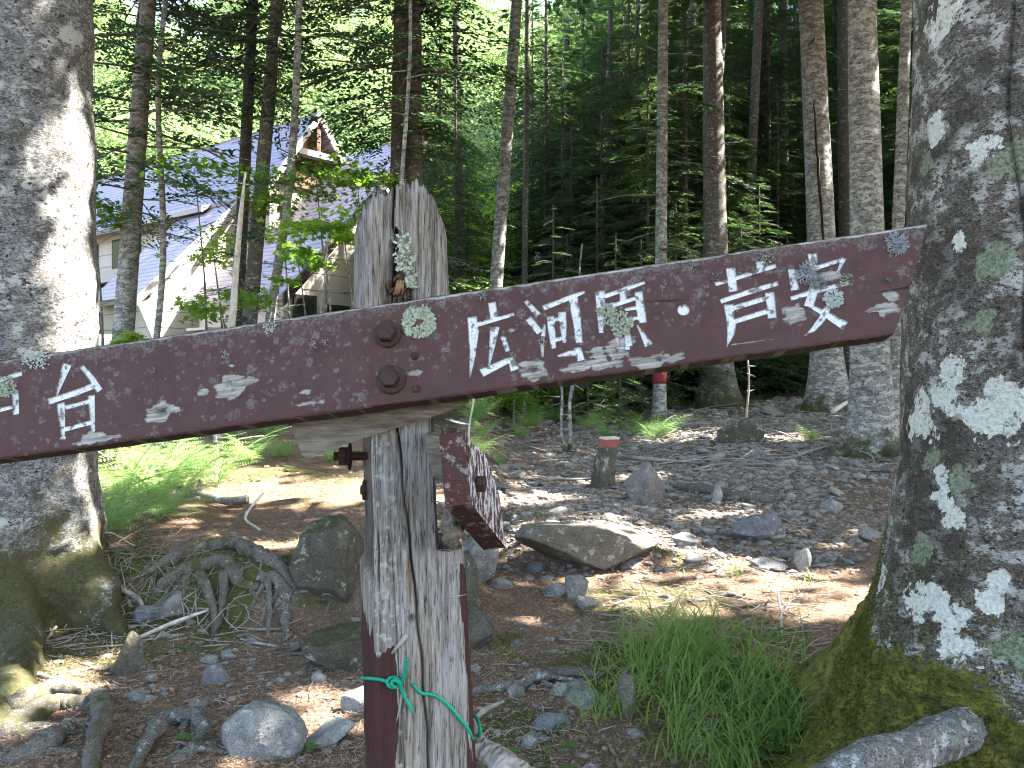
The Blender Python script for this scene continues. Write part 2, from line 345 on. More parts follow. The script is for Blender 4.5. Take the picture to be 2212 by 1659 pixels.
# ------------------------------------------------------------------ ground sheet
def trail(x, y):      # stony trail mask
    c = 1.0+.26*(y-6)+.006*(y-6)**2; w = 1.0+.24*y
    return S(1.25-np.abs(x-c)/w*1.0)*S((y-5.6)/1.6)
def ground():
    ys = np.concatenate([np.linspace(-30, 1.5, 24), np.linspace(1.6, 12, 300)[0:], np.linspace(12.1, 34, 160), np.linspace(34.5, 160, 90)])
    t = np.linspace(-1, 1, 440)
    xs = np.sign(t)*(np.abs(t)*5+(np.abs(t)**4)*115)
    Y, X = np.meshgrid(ys, xs, indexing='ij'); Z = hgt(X, Y)
    P = col(X, Y)
    near = S((14-Y)/6)
    Z = Z+near*(.018*(fbm(P, 14, 3, 31)-.5))
    V = np.stack([X, Y, Z], -1).reshape(-1, 3); Pf = P.reshape(-1, 2)
    x, y = V[:, 0], V[:, 1]
    tr = trail(x, y)
    mo = .55*S((fbm(Pf, 1.1, 4, 41)-.5)*5)+.5*np.exp(-((x-1.0)/.75)**2-((y-4.2)/.6)**2)
    mo = mo+.45*S((x-.0)/.4)*S((1.2-x)/.5)*np.exp(-((y-4.15)/.35)**2)+.4*S((-.15-x)/.4)*np.exp(-((y-5.35)/.3)**2)
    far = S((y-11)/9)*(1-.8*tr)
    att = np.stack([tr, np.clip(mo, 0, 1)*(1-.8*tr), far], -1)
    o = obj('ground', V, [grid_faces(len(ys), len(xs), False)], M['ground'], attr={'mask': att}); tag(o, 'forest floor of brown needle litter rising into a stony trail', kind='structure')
ground()
# ------------------------------------------------------------------ gaps cut in the crowns along the sun to light chosen spots
GAPS = []     # (point, radius, chance that a clump in the way is missing)
def gap(p, r, ch=1.): GAPS.append((np.asarray(p, float), r, ch))
def keep(P, seed=0):
    k = np.ones(len(P), bool); rr = np.random.default_rng(seed).random(len(P))
    for c, r, ch in GAPS:
        d = P-c; t = d@Ldir; q = np.linalg.norm(d-t[:, None]*Ldir, axis=1)
        k &= ~((q < r) & (t > .3) & (rr < ch))
    return k
for z in np.arange(1.62, 2.5, .1): gap((-2.66, 5.24, z), .27)
for z, r in ((2.62, .16), (2.8, .15), (2.95, .18), (3.1, .17), (3.25, .12)): gap((-2.66, 5.24, z), r*1.25)
for z in (.9, 1.1, 1.3): gap((-2.64, 5.26, z), .12)
gap(gp(330, 1040, .4), .95); gap(gp(470, 1030, .4), .85); gap(gp(220, 1090, .35), .5); gap(gp(560, 1060), .5); gap(gp(680, 1058), .55); gap(gp(760, 1065), .5); gap(gp(880, 1075), .35)
gap(gp(70, 1510), .26); gap(gp(160, 1445), .2); gap(gp(10, 1570), .2)
gap(gp(560, 1640)+[0, 0, .15], .17); gap(gp(620, 1560), .14); gap(gp(700, 1520), .2); gap(gp(740, 1570), .2); gap(gp(640, 1500), .08)
for px, py, r in ((1280, 1210, .25), (1400, 1270, .3), (1480, 1300, .28), (1700, 1260, .3), (1600, 1230, .2), (1780, 1290, .3), (1300, 1040, .12), (1395, 1030, .22), (1400, 1150, .15), (1560, 1110, .22), (1330, 1150, .4), (1180, 1150, .25), (1500, 1200, .2), (1130, 1080, .3), (1700, 950, .3), (1500, 940, .5), (1060, 1180, .12), (1180, 1350, .1), (1250, 1250, .13), (460, 1160, .13), (600, 1180, .15), (500, 1300, .06), (120, 1260, .15), (420, 1130, .12), (1810, 885, .15), (1650, 990, .18)):
    gap(gp(px, py, .05), r*1.55, .92)
gap((-9, 22, 6), 3.6, .97); gap((-6.0, 19.8, 5.2), 1.9, .9); gap((-13, 27, 7), 5, .95); gap((-6.5, 19, 3.5), 1.6, .97); gap((-8, 20, 4), 2, .95)
gap(at(1090, 260, 25), 2.6, .97); gap(at(990, 320, 25), 2.0, .9); gap(at(700, 500, 14), .8, .9); gap(at(290, 450, 15), .5, .9); gap(at(520, 500, 14), .45, .9)
gap((-6.6, 18.6, 3.2), 1.4, .8); gap((-5, 15, 4), 1.2, .7)
for k in range(26):
    gap((rng.uniform(-8, 8), rng.uniform(13, 30), rng.uniform(2, 10)), rng.uniform(.3, .9), .9)
# ------------------------------------------------------------------ foliage generators
def fir_branch(L, seed, dens=1., nw=.030):
    g = np.random.default_rng(seed)
    V = []; n = int(L/.055*dens)
    ts = np.linspace(.12, .99, n); P = []; D = []; Ln = []
    for i, t in enumerate(ts):
        for sd in (-1, 1):
            if g.random() < .16: continue
            ln = L*.42*(1-t)**.75*(.55+.6*g.random())+.05
            if t < .3: ln *= .5+t*1.6
            P.append((L*t, 0, 0)); D.append((.62, sd*.78, g.normal(0, .10))); Ln.append(ln)
    P = np.array(P, float); D = nrm(np.array(D)); Ln = np.array(Ln)
    p, d, l, w = [], [], [], []
    for a, b, c in zip(P, D, Ln):
        m = max(2, int(c/.045)); tt = np.linspace(.15, 1, m)
        for u in tt:
            q = a+b*c*u; q = q+np.array([0, 0, -.12*u*u*c])
            for sd in (-1, 1):
                e = nrm(b*.75+np.array([-b[1], b[0], 0])*sd*.7+np.array([0, 0, g.normal(0, .18)]))
                p.append(q); d.append(e); l.append(.05+.05*g.random()*(1.3-u)); w.append(nw*(.7+.6*g.random()))
    p = np.array(p); d = np.array(d); l = np.array(l); w = np.array(w)
    s = nrm(np.cross(d, np.array([0, 0, 1.])+.35*g.normal(size=(len(d), 3))))
    V, Fc = kites(p, d, s, l, w, .4)
    # droop
    V[:, 2] -= .16*(V[:, 0]/L)**2*L
    return V, Fc
_br = [fir_branch(1.0, 11), fir_branch(1.0, 12), fir_branch(1.0, 13, .8), fir_branch(1.0, 14, .7)]
def crown_fir(H, z0, Rm, nb, seed, top=True, gap_at=None, sparse=0., leafsc=1.):
    """crown in tree space; gap_at = world place of the tree when its boughs leave the gaps cut for sunlight"""
    g = np.random.default_rng(seed); mb = MB(); tw = MB()
    for i in range(nb):
        u = (i+g.random())/nb
        z = z0+(H-z0)*u; az = i*2.399+g.normal(0, .3)
        L = Rm*((1-u)**.8 if top else (1-abs(2*u-1)**2*.6))*(.6+.55*g.random())+.15
        if g.random() < sparse: 
            pass
        V, Fc = _br[g.integers(4)]; V = V.copy(); sc = L
        k = leafsc
        # keep the twig size steady while the bough gets longer
        V = V*np.array([sc, sc*.9, sc*.8])
        V[:, 2] += V[:, 0]*math.tan(g.normal(-.08, .16)); 
        V = rotz(V, az)+[0, 0, z]
        if gap_at is not None:
            cen = V[Fc].mean(1); kk = keep(cen+gap_at, seed+i)
            Fc = Fc[kk]
        elif sparse: Fc = Fc[g.random(len(Fc)) > sparse*.5]
        if len(Fc):
            used = np.unique(Fc); re = np.zeros(len(V), int); re[used] = np.arange(len(used)); mb.add(V[used], re[Fc])
        e = rotz(np.array([[0, 0, 0], [L*.5, 0, -.04*L], [L*.95, 0, -.16*L]]), az)+[0, 0, z]
        tw.add(*tube(e, [.006+.007*L, .004+.004*L, .002], 4, cap=False))
    return mb.get(), tw.get()
def crown_leaf(cz, rx, rz_, n, ls, seed, gap_at=None, clumps=26, star=False):
    g = np.random.default_rng(seed); C = g.normal(size=(clumps, 3)); C = nrm(C)*(g.random((clumps, 1))**.45)*[rx, rx, rz_]+[0, 0, cz]
    k = g.integers(clumps, size=n); q = g.normal(size=(n, 3))*[.30*rx, .30*rx, .13*rz_]; P = C[k]+q
    if gap_at is not None:
        kk = keep(P+gap_at, seed); P = P[kk]
    n = len(P); d = nrm(g.normal(size=(n, 3))*[1, 1, .35]-[0, 0, .15]); up = nrm(np.array([0, 0, 1.])+.55*g.normal(size=(n, 3))); s = nrm(np.cross(d, up))
    l = ls*(.6+.7*g.random(n))
    if star:
        mb = MB()
        for a, f in ((0, 1.), (.75, .8), (-.75, .8), (1.6, .5), (-1.6, .5)):
            dd = d*math.cos(a)+s*math.sin(a); ss = -d*math.sin(a)+s*math.cos(a); mb.add(*kites(P, dd, ss, l*f, l*.38*f, .5))
        V, Fc = mb.get()
    else: V, Fc = kites(P, d, s, l, l*.62, .45)
    return (V, Fc if isinstance(Fc, np.ndarray) else Fc[0])
# ------------------------------------------------------------------ trees
def trunk_mesh(base, top, r0, r1, seed, sides=14, n=26, wav=.0, flare=1.5, twigs=0, tl=.6, roots=0, knots=.05):
    g = np.random.default_rng(seed); b = np.array(base, float); t = np.array(top, float); b[2] -= .25
    u = np.linspace(0, 1, n)**1.25; P = b+(t-b)*u[:, None]
    hgt_ = (P[:, 2]-b[2]); L = np.linalg.norm(t-b)
    P[:, 0] += wav*np.sin(u*9+seed)*np.minimum(1, hgt_); P[:, 1] += wav*np.cos(u*7+seed)*np.minimum(1, hgt_)
    r = (r0+(r1-r0)*u)*(1+(flare-1)*np.exp(-np.maximum(0, hgt_-.2)/(.9*r0/.2*.35+.1)))
    mb = MB(); mb.add(*tube(P, r, sides, lump=knots, lf=5/(r0*10+.4), seed=seed, cap=True))
    for k in range(roots):
        a = g.uniform(0, 6.28); l = g.uniform(2.5, 5)*r0; q = []
        for w in np.linspace(0, 1, 6):
            x = b[0]+math.cos(a+.4*w)*(r0*.5+l*w); y = b[1]+math.sin(a+.4*w)*(r0*.5+l*w)
            q.append((x, y, hz(x, y)+.35*r0*(1-w)**1.5-.02))
        mb.add(*tube(q, np.array([.55, .42, .32, .24, .18, .1])*r0, 7, 12, .15, 6, seed+k))
    for k in range(twigs):
        f = g.uniform(.08, .8); q = b+(t-b)*f; a = g.uniform(0, 6.28); l = tl*g.uniform(.4, 1.3)*(1-.3*f); dr = g.uniform(-.5, .25)
        p = [q, q+[math.cos(a)*l*.5, math.sin(a)*l*.5, dr*l*.3], q+[math.cos(a+.15)*l, math.sin(a+.15)*l, dr*l*.9]]
        mb.add(*tube(p, [.011, .008, .003], 4, 6, .2, 9, k, cap=False))
        for j in range(2):
            h = .4+.3*j; c = p[0]*(1-h)+p[2]*h; a2 = a+g.choice([-.8, .8])
            mb.add(*tube([c, c+[math.cos(a2)*l*.35, math.sin(a2)*l*.35, dr*l*.3]], [.005, .002], 3, cap=False))
    return mb.get()
def tree_px(name, label, pxb, Y, pxt, wb, wt, mat, H=13., crown='leaf', group=None, cat='tree', **kw):
    """trunk through two measured places; crown far above the view"""
    H = max(H, 1.5+.47*Y+4.3) if crown else H
    xb = (pxb-1106)/F*Y; b = np.array([xb, Y, hz(xb, Y)]); zt = 1.5+829.5/F*Y; t = np.array([(pxt-1106)/F*Y, Y+.0, zt])
    top = b+(t-b)*(H-b[2])/(zt-b[2]); r0 = wb/2/F*Y; r1 = r0+(wt/2/F*Y-r0)*(H-b[2])/(zt-b[2]); r1 = max(r1, r0*.35)
    e = emp(name, b, label, cat, group)
    wobj('trunk', *trunk_mesh(b, top, r0, r1, int(pxb), **kw), mat, e)
    if crown:
        cv = crown_leaf(0, 3.3, 2.6, 9000, .22, int(pxb)+5, gap_at=top+[0, 0, -1.2])
        wobj('crown', cv[0]+top+[0, 0, -1.2], cv[1], M['fir'], e, smooth=False)
    return e
T = tree_px
T('grey_tree', 'straight grey lichened trunk right of the big left one, before the roof end', 250, 14.5, 318, 47, 36, M['bark_grey'], roots=3, twigs=12)
T('thin_crooked_tree', 'thin crooked pale stem beside the grey trunk near the hut', 325, 14.0, 362, 17, 11, M['bark_grey'], 9., None, wav=.07, sides=8, twigs=5, cat='young tree')
T('dark_trunk_tree', 'dark trunk left of a lighter trunk, both before the peaked roof', 500, 16.0, 546, 30, 22, M['bark_dark'], roots=2, twigs=26, tl=1.2)
T('grey_trunk_tree', 'grey-brown trunk leaning right, close behind the white dead snag', 518, 15.0, 598, 36, 26, M['bark_brown'], roots=2, twigs=14)
T('leaning_tree', 'slender pale trunk leaning right, in front of the small roof gable', 563, 14.0, 652, 24, 14, M['bark_grey'], 11., None, wav=.06, sides=9, twigs=10, cat='young tree')
T('dark_fir_trunk_tree', 'dark trunk rising left behind the signpost top', 848, 15.5, 866, 36, 30, M['bark_dark'], roots=2, twigs=18, tl=1.1)
T('lichened_tree', 'blotched grey trunk rising right behind the signpost top', 892, 15.8, 893, 44, 36, M['bark_brown'], roots=2, twigs=14, tl=1.1)
T('slender_tree', 'slender pale stem in front of the two trunks behind the signpost top', 862, 13.0, 880, 12, 8, M['bark_grey'], 9., None, wav=.05, sides=7, twigs=12, tl=1.3, cat='young tree')
T('leaning_grey_tree', 'grey trunk leaning right above the middle of the board, before bright leaves', 1050, 17.0, 1116, 31, 24, M['bark_grey'], roots=3, twigs=12)
T('blazed_tree', 'pale grey trunk with a red band, a fern at its foot by the trail', 1424, 16.0, 1433, 28, 21, M['bark_grey'], roots=2, twigs=20, tl=1.0)
T('mossy_foot_tree', 'tree with forked mossy foot and spreading roots at the far end of the trail', 1550, 18.5, 1538, 62, 38, M['bark_brown'], roots=5, flare=2.0, twigs=8)
T('cracked_tree', 'grey trunk with a long dark frost crack', 1792, 16.5, 1752, 66, 50, M['bark_grey'], roots=6, flare=1.9, twigs=8)
T('broad_grey_tree', 'broad pale grey trunk with dark mossy base left of the big right trunk', 1885, 11.5, 1862, 84, 58, M['bark_grey'], roots=6, flare=1.6, twigs=4, sides=24, n=50)
T('slim_birch_like_tree', 'slim pale stem pressed between the broad grey trunk and the big right trunk', 1922, 12.4, 1958, 30, 22, M['bark_grey'], roots=1, twigs=6)
for i, (pb, Y, pt, wb, wt) in enumerate([(1462, 26, 1496, 26, 18), (1505, 22, 1560, 30, 24), (1600, 24, 1640, 22, 18), (1640, 28, 1650, 30, 24), (1700, 27, 1690, 20, 17), (1830, 22, 1822, 34, 26), (1950, 24, 1990, 22, 20), (1220, 26, 1225, 15, 12), (1290, 25, 1320, 13, 10), (1360, 24, 1380, 14, 11), (1130, 20, 1140, 15, 11), (1000, 22, 985, 20, 16)]):
    T('forest_trunk_tree', 'dim trunk among many in the dark wood right of the signpost', pb, Y, pt, wb, wt, M['bark_dark'] if i % 2 else M['bark_brown'], crown='leaf', group='trunks deep in the dark wood', twigs=16, tl=1.1)
def sapling(px, Y, h, px2, w, label, mat='bark_grey'):
    x = (px-1106)/F*Y; b = np.array([x, Y, hz(x, Y)]); t = np.array([(px2-1106)/F*Y, Y, b[2]+h]); e = emp('sapling', b, label, 'sapling')
    wobj('stem', *trunk_mesh(b, t, w/2/F*Y, w/5/F*Y, int(px), sides=7, n=16, wav=.04, flare=1.1, twigs=5, tl=.35), M[mat], e)
sapling(1226, 12.6, 1.9, 1247, 11, 'pale grey sapling, the stouter one of a pair rising from one spot behind the board')
sapling(1222, 12.5, 1.9, 1196, 8, 'dark thin sapling crossing the stouter pale one at its foot')
sapling(1134, 16, 1.6, 1136, 11, 'short dark stem standing among ferns below the middle of the board')
sapling(697, 12, 2.9, 700, 7, 'very thin straight sapling in front of the small hut windows')
sapling(464, 9.5, 1.05, 466, 13, 'grey sapling stem directly behind the sunlit ferns')
sapling(1248, 18, 3.6, 1256, 8, 'thin bare sapling in the dark wood above the board')
sapling(1236, 18, 2.9, 1226, 6, 'thin bare sapling leaning left beside a straight one above the board')
sapling(1613, 14, 2.5, 1614, 6, 'broken pale stub poking up behind the board between trunks', 'stick')
sapling(1014, 10.5, 1.35, 1018, 6, 'slim white stem rising from the fern right behind the post', 'pale')
# white dead snag
def snag():
    Y = 12.; b = np.array([(470-1106)/F*Y, Y, 0]); b[2] = hz(b[0], Y); t = at(530, 372, Y); e = emp('dead_snag', b, 'white bare dead stem with short stubs leaning right before the hut wall', 'dead tree')
    mb = MB(); P = [b-[0, 0, .2], b+(t-b)*.45+[.03, 0, 0], b+(t-b)*.8, t]; mb.add(*tube(P, [.06, .052, .036, .012], 9, 40, .12, 6, 3)); g = np.random.default_rng(2)
    for i in range(26):
        f = g.uniform(.25, .98); q = b+(t-b)*f; a = g.uniform(0, 6.28); l = g.uniform(.05, .22)
        mb.add(*tube([q, q+[math.cos(a)*l, math.sin(a)*l, l*g.uniform(-.2, .5)]], [.012, .004], 5))
    wobj('trunk', *mb.get(), M['pale'], e)
snag()
Y = 9.6; b = at(322, 1010, Y); 
e = emp('dead_stub', b, 'short white leaning dead stem behind the brightest fern', 'dead stem'); wobj('stem', *tube([b-[0, 0, .1], at(326, 960, Y), at(334, 880, Y)], [.04, .036, .02], 8, 16, .15), M['pale'], e)
ct = bpy.data.objects['cracked_tree']; tk = [c for c in ct.children if c.name.startswith('trunk')][0]; g = np.random.default_rng(3)
yb = lambda py: 16.5-np.interp(py, [0, 500, 860], [.225, .255, .30])*.985
pts = [at(px+g.normal(0, .6), py, yb(py)) for px, py in zip(np.interp(np.linspace(215, 570, 26), [215, 330, 450, 570], [1758, 1765, 1774, 1781]), np.linspace(215, 570, 26))]
wobj('crack', *tube(pts, .022*np.sin(np.linspace(.15, 3, 26))+.006, 6, None, .3, 8, 2), m_dead('crack_wood', (.008, .006, .005), (.035, .028, .022)), ct)
# red band on the blazed tree -> part
bt = [o for o in COL.objects if o.name == 'blazed_tree'][0]
Yb = 16.; z0 = 1.5-(800-829.5)/F*Yb; z1 = 1.5-(828-829.5)/F*Yb; xx = lambda z: bt.location[0]+((1433-1424)/F*Yb)*(z-bt.location[2])/(1.5+829.5/F*Yb-bt.location[2])
def flat(name, c, rough=.7, n=0.):
    t = NT(name)
    if n: k = t.noise(30, 4); return t.done(t.mix(t.ramp(k, (.35, 0.), (.7, n)), c, (c[0]*.5, c[1]*.5, c[2]*.5)), t.bump(k, .003), rough)
    return t.done(c, None, rough)
M['redband'] = flat('red_band', (.22, .03, .03), .6, .6)
wobj('red_band', *tube([[xx(z1), Yb, z1], [xx((z0+z1)/2), Yb, (z0+z1)/2], [xx(z0), Yb, z0]], .142, 20, 5, .02), M['redband'], bt)

# the two big trunks
def big_trunk(cx, cy, r, lobes, H, seed, lean=(0, 0), zb=-.3, zf=4.2, kf=.02):
    """lobes: (angle deg, reach, height, width)"""
    zs = np.concatenate([np.linspace(zb, .0, 10), np.linspace(0.01, zf, 360), np.linspace(zf+.1, H, 30)]); th = np.linspace(-np.pi, np.pi, 420, endpoint=False)
    Z, A = np.meshgrid(zs, th, indexing='ij'); gz = Z-hz(cx, cy)
    rad = r*(1-.045*np.clip(gz, 0, 20)/1.+.0012*np.clip(gz, 0, 20)**2)
    for a, reach, h, w in lobes:
        d = (A-R(a)+np.pi) % (2*np.pi)-np.pi; rad = rad+reach*np.exp(-np.maximum(gz+.05, 0)/h)*np.exp(-(d/w)**2)
    C = np.stack([np.cos(A)*rad, np.sin(A)*rad, Z], -1)
    n = (fbm(C, 3, 4, seed)-.5)*.07+(fbm(C*[1, 1, .5], 16, 4, seed+3)-.5)*.018+(fbm(C*[1, 1, 1.6], 60, 2, seed+5)-.5)*.007
    rad = rad+n
    X = cx+lean[0]*gz+np.cos(A)*rad; Yy = cy+lean[1]*gz+np.sin(A)*rad
    return zs, th, X, Yy, Z, rad
cx, cy = 1.965, 3.22
zs, th, X, Yy, Z, rad = big_trunk(cx, cy, .475, [(128, .85, .34, .36), (172, .38, .42, .55), (205, .66, .25, .42), (255, .42, .28, .36), (20, .4, .3, .4)], 14, 21, (.004, .0))
# long crack down the bark
ac = -2.18+.10*np.sin(Z*1.7)+.03*np.sin(Z*7)
d = np.abs(((th[None]-ac+np.pi) % (2*np.pi))-np.pi)*.5; dep = .03*np.exp(-(d/.006)**2)*S((Z-.95)/.2)
X = X-np.cos(th)[None]*dep; Yy = Yy-np.sin(th)[None]*dep
V = np.stack([X, Yy, Z], -1).reshape(-1, 3)
bigR = emp('big_mossy_tree', (cx, cy, hz(cx, cy)), 'huge lichen-blotched trunk with a mossy flared foot filling the right edge', 'tree')
Fr = grid_faces(len(zs), len(th))
NL = 14
def lich_mask(V, spots, seed, fr=30.):
    """crisp ragged blotches: spots = (place, radius)"""
    m = np.zeros(len(V))
    w = (fbm(V, 13, 5, seed, .75)-.5)*1.5
    for c, r in spots:
        d = np.linalg.norm(V-c, axis=1); m = np.maximum(m, S((1-d/r+1.9*w)/.7+.5))
    return m
def surf(px, py):      # first surface point of the right trunk seen at that place
    u = (px-1106)/F; k = -(py-829.5)/F
    q = np.abs(X/Yy-u)+np.abs((Z-1.5)/Yy-k); q = q+np.where(Yy > cy+.1, 9, 0); i = np.unravel_index(np.argmin(q), q.shape)
    return np.array([X[i], Yy[i], Z[i]])
pale = [(surf(a, b_), r) for a, b_, r in ((2040, 40, .085), (2020, 285, .05), (2120, 320, .055), (2055, 800, .05), (1990, 905, .09), (2040, 860, .06), (2160, 900, .09), (2190, 850, .09), (2060, 1130, .05), (2030, 1080, .05), (1880, 1270, .055), (1905, 1240, .05), (2000, 1290, .085), (2050, 1330, .07), (2060, 1390, .07), (2140, 1300, .05), (2150, 1260, .04), (2070, 520, .03), (2030, 1030, .04), (1975, 560, .03))]
green = [(surf(a, b_), r) for a, b_, r in ((2000, 350, .06), (2180, 340, .08), (2020, 990, .06), (2070, 1040, .06), (1990, 1180, .05), (2150, 560, .07), (2120, 700, .05), (2190, 1400, .08))]
pm = lich_mask(V, pale, 5); gm = lich_mask(V, green, 6)*(1-pm)
mz = V[:, 2]; left = -np.cos(np.tile(th, len(zs))-R(165))
mo = S((1.12-mz)/.9+ .9*(fbm(V, 2.2, 4, 8)-.5))*S((-left-.25)/.5)+S((.55-mz)/.3+.8*(fbm(V, 3, 4, 9)-.5))
mo = np.clip(mo, 0, 1)*(1-pm)
def m_bigbark():
    t = NT('bark_big_masked'); m = m_bark('bark_big_masked', 2.6, (.25, .235, .205), (.018, .015, .012), (.40, .40, .365), .56, streak=1.7, brown=.5)
    t2 = m.node_tree; b = t2.nodes['Principled BSDF']; src = b.inputs['Base Color'].links[0].from_socket
    class Q(NT):
        def __init__(s): s.m = m; s.t = t2; s.b = b; s.co = t2.nodes['Texture Coordinate']; s.obj = s.co.outputs['Object']
    q = Q(); a = q.attr('mask'); n = q.noise(90, 4, None, .7); n2 = q.noise(22, 5, None, .7)
    n6 = q.noise(26, 7, None, .8); rg = lambda s_: q.ramp(q.math('ADD', s_, q.math('MULTIPLY', q.math('SUBTRACT', n6, .5), 3.2)), (.66, 0.), (.76, 1.))
    src = q.mix(q.ramp(q.noise(3.2, 6, None, .65), (.47, 0.), (.60, .72)), src, (.036, .030, .021)); src = q.mix(q.ramp(q.noise(48, 4, q.map(q.obj, (1, 1, 2.5)), .7), (.36, .9), (.46, 0.)), src, (.014, .011, .009))
    c = q.mix(rg(a[1]), src, q.mix(q.ramp(n, (.35, 0.), (.65, 1.)), (.07, .085, .05), (.24, .28, .19)))
    c = q.mix(rg(a[0]), c, q.mix(q.ramp(n, (.3, 0.), (.6, 1.)), (.30, .31, .27), (.60, .62, .55)))
    mg = q.mix(q.ramp(n2, (.35, 0.), (.65, 1.)), (.015, .020, .004), (.165, .165, .024)); mg = q.mix(q.ramp(q.noise(5, 4), (.5, 0.), (.7, .55)), mg, (.22, .15, .045))
    c = q.mix(q.ramp(q.math('ADD', a[2], q.math('MULTIPLY', q.math('SUBTRACT', n2, .5), 1.3)), (.46, 0.), (.60, .95)), c, mg)
    q.put(b.inputs['Base Color'], c); return m
M['bigbark'] = m_bigbark()
mm = mo[:, None]*nrm(V-[cx, cy, 0]-[0, 0, 1]*V[:, 2:3])*((fbm(V, 30, 4, 4, .65)-.38)*.075)[:, None]
wobj('trunk', V+mm, [Fr], M['bigbark'], bigR, attr={'mask': np.stack([pm, gm, mo], -1)})
cv = crown_leaf(9.5, 5.0, 2.8, 17000, .24, 77, gap_at=np.array([cx+2.2, cy+2, 0]), clumps=60); wobj('crown', cv[0]+[cx+2.2, cy+2, 0], cv[1], M['fir'], bigR, smooth=False)  # unseen crown, widened and shifted to shade the left trunk
# moss fringe on the foot of the trunk
def moss_fringe():
    g = np.random.default_rng(3); w = mo*(V[:, 2] > -.05)*(V[:, 1] < cy+.35)*(V[:, 0] < cx+.5); w = w/w.sum(); k = g.choice(len(V), 42000, p=w)
    c0 = np.array([cx, cy]); nn = nrm(np.concatenate([V[k][:, :2]-c0, np.full((len(k), 1), .15)], 1))
    d = nrm(nn*.7+g.normal(size=nn.shape)*.5-[0, 0, .25]); s = nrm(np.cross(d, g.normal(size=nn.shape)))
    P = V[k]+mm[k]-nn*.002
    return kites(P, d, s, g.uniform(.008, .022, len(k)), g.uniform(.003, .006, len(k)))
mv = moss_fringe(); wobj('moss', mv[0], mv[1], M['moss'], bigR, smooth=False)
# left trunk
cx, cy = -3.12, 5.35
zs, th, X, Yy, Z, rad = big_trunk(cx, cy, .475, [(-20, .34, .22, .33), (-75, .30, .2, .4), (215, .3, .3, .4), (60, .2, .3, .4)], 14, 51, (.008, 0), zf=4.4)
V = np.stack([X, Yy, Z], -1).reshape(-1, 3)
bigL = emp('big_pale_tree', (cx, cy, hz(cx, cy)), 'big pale trunk at the left edge with a burning sunlit stripe', 'tree'); wobj('trunk', V, [grid_faces(len(zs), len(th))], M['bark_left'], bigL)
cv = crown_leaf(12.5, 4.0, 3, 8000, .22, 78, gap_at=np.array([cx, cy, 0])); wobj('crown', cv[0]+[cx, cy, 0], cv[1], M['fir'], bigL, smooth=False)
def fol(px, py, Y): return at(px, py, Y)
# root of the left trunk reaching right along the ground
P = [(-2.75, 5.15, .55), gp(175, 1290, .07), gp(215, 1330, .04), gp(260, 1375, .0)]
wobj('root', *tube(P, [.17, .12, .085, .05], 30, 70, .25, 6, 4, ridge=.3), M['bark_left'], bigL)
P = [(-3.0, 5.0, .35), gp(40, 1420, .05), gp(20, 1500, .02), gp(-30, 1600, -.02)]
wobj('root', *tube(P, [.2, .12, .09, .05], 30, 70, .25, 6, 5, ridge=.3), M['bark_left'], bigL)
# limb of pale bark at the foot of the right trunk
P = [at(2130, 1570, 2.95), at(2045, 1590, 2.80), at(1965, 1622, 2.68), at(1880, 1645, 2.58), at(1790, 1690, 2.5), at(1700, 1745, 2.45)]
wobj('root', *tube(P, [.08, .070, .064, .060, .055, .045], 30, 90, .2, 12, 6, ridge=.2), M['log'], bigR)

# canopy and background trees ------------------------------------------------
g = np.random.default_rng(99)
spots = [(9, 2), (13, 5), (8.5, 9), (14, 11), (18, 4), (19, 10), (12, 16), (17, 17), (6, 1.0), (22, 15), (8, 22), (14, 23), (5, -4), (11, -3), (17, -2), (-1, -3), (21, 22), (3.5, 13), (0, 9.5), (-1, 3), (4.5, 7), (12, 29), (6, 27), (18, 29), (-7, 1), (-6, 8)]
for i, (x, y) in enumerate(spots):
    vis = abs(x) < y*.62 and y > 1; base = np.array([x, y, hz(x, y)])
    e = emp('canopy_tree', base, 'tall tree outside the view whose crown shades the clearing', 'tree', 'tall trees shading the clearing')
    H = g.uniform(12, 16)
    def clash(x, y):
        for c, r, ch in GAPS:
            d = np.array([x, y])-c[:2]; t = d@nrm(Ldir[:2]); q = abs(d[0]*Ldir[1]-d[1]*Ldir[0])/np.linalg.norm(Ldir[:2])
            if t > 0 and q < r+.2 and c[2]+t*math.tan(R(SUN_EL)) < H and ch > .8 and r > .2: return True
        return False
    for k_ in range(40):
        if not clash(x, y): break
        x2, y2 = x+g.normal(0, .8), y+g.normal(0, .8)
        if abs(x2) > max(0, y2)*.66+.8 or y2 < .3: x, y = x2, y2
    base = np.array([x, y, hz(x, y)]); e.location = base
    if vis: bpy.data.objects.remove(e); continue
    if not vis: wobj('trunk', *trunk_mesh(base, base+[0, 0, H], .2, .08, i, n=12, sides=8), M['bark_brown'], e)
    else:
        e.location = base+[0, 0, 0]; wobj('trunk', *trunk_mesh(base+[0, 0, .1+max(0, 1.5+.5*y)], base+[0, 0, H], .12, .06, i, n=8, sides=8, flare=1), M['bark_brown'], e)
    zc = max(9.5, 1.5+.47*y+3.2+1); cv = crown_leaf(0, 3.6, 2.4, 10500, .22, 200+i, gap_at=np.array([x, y, zc]))
    wobj('crown', cv[0]+[x, y, zc], cv[1], M['fir'], e, smooth=False)
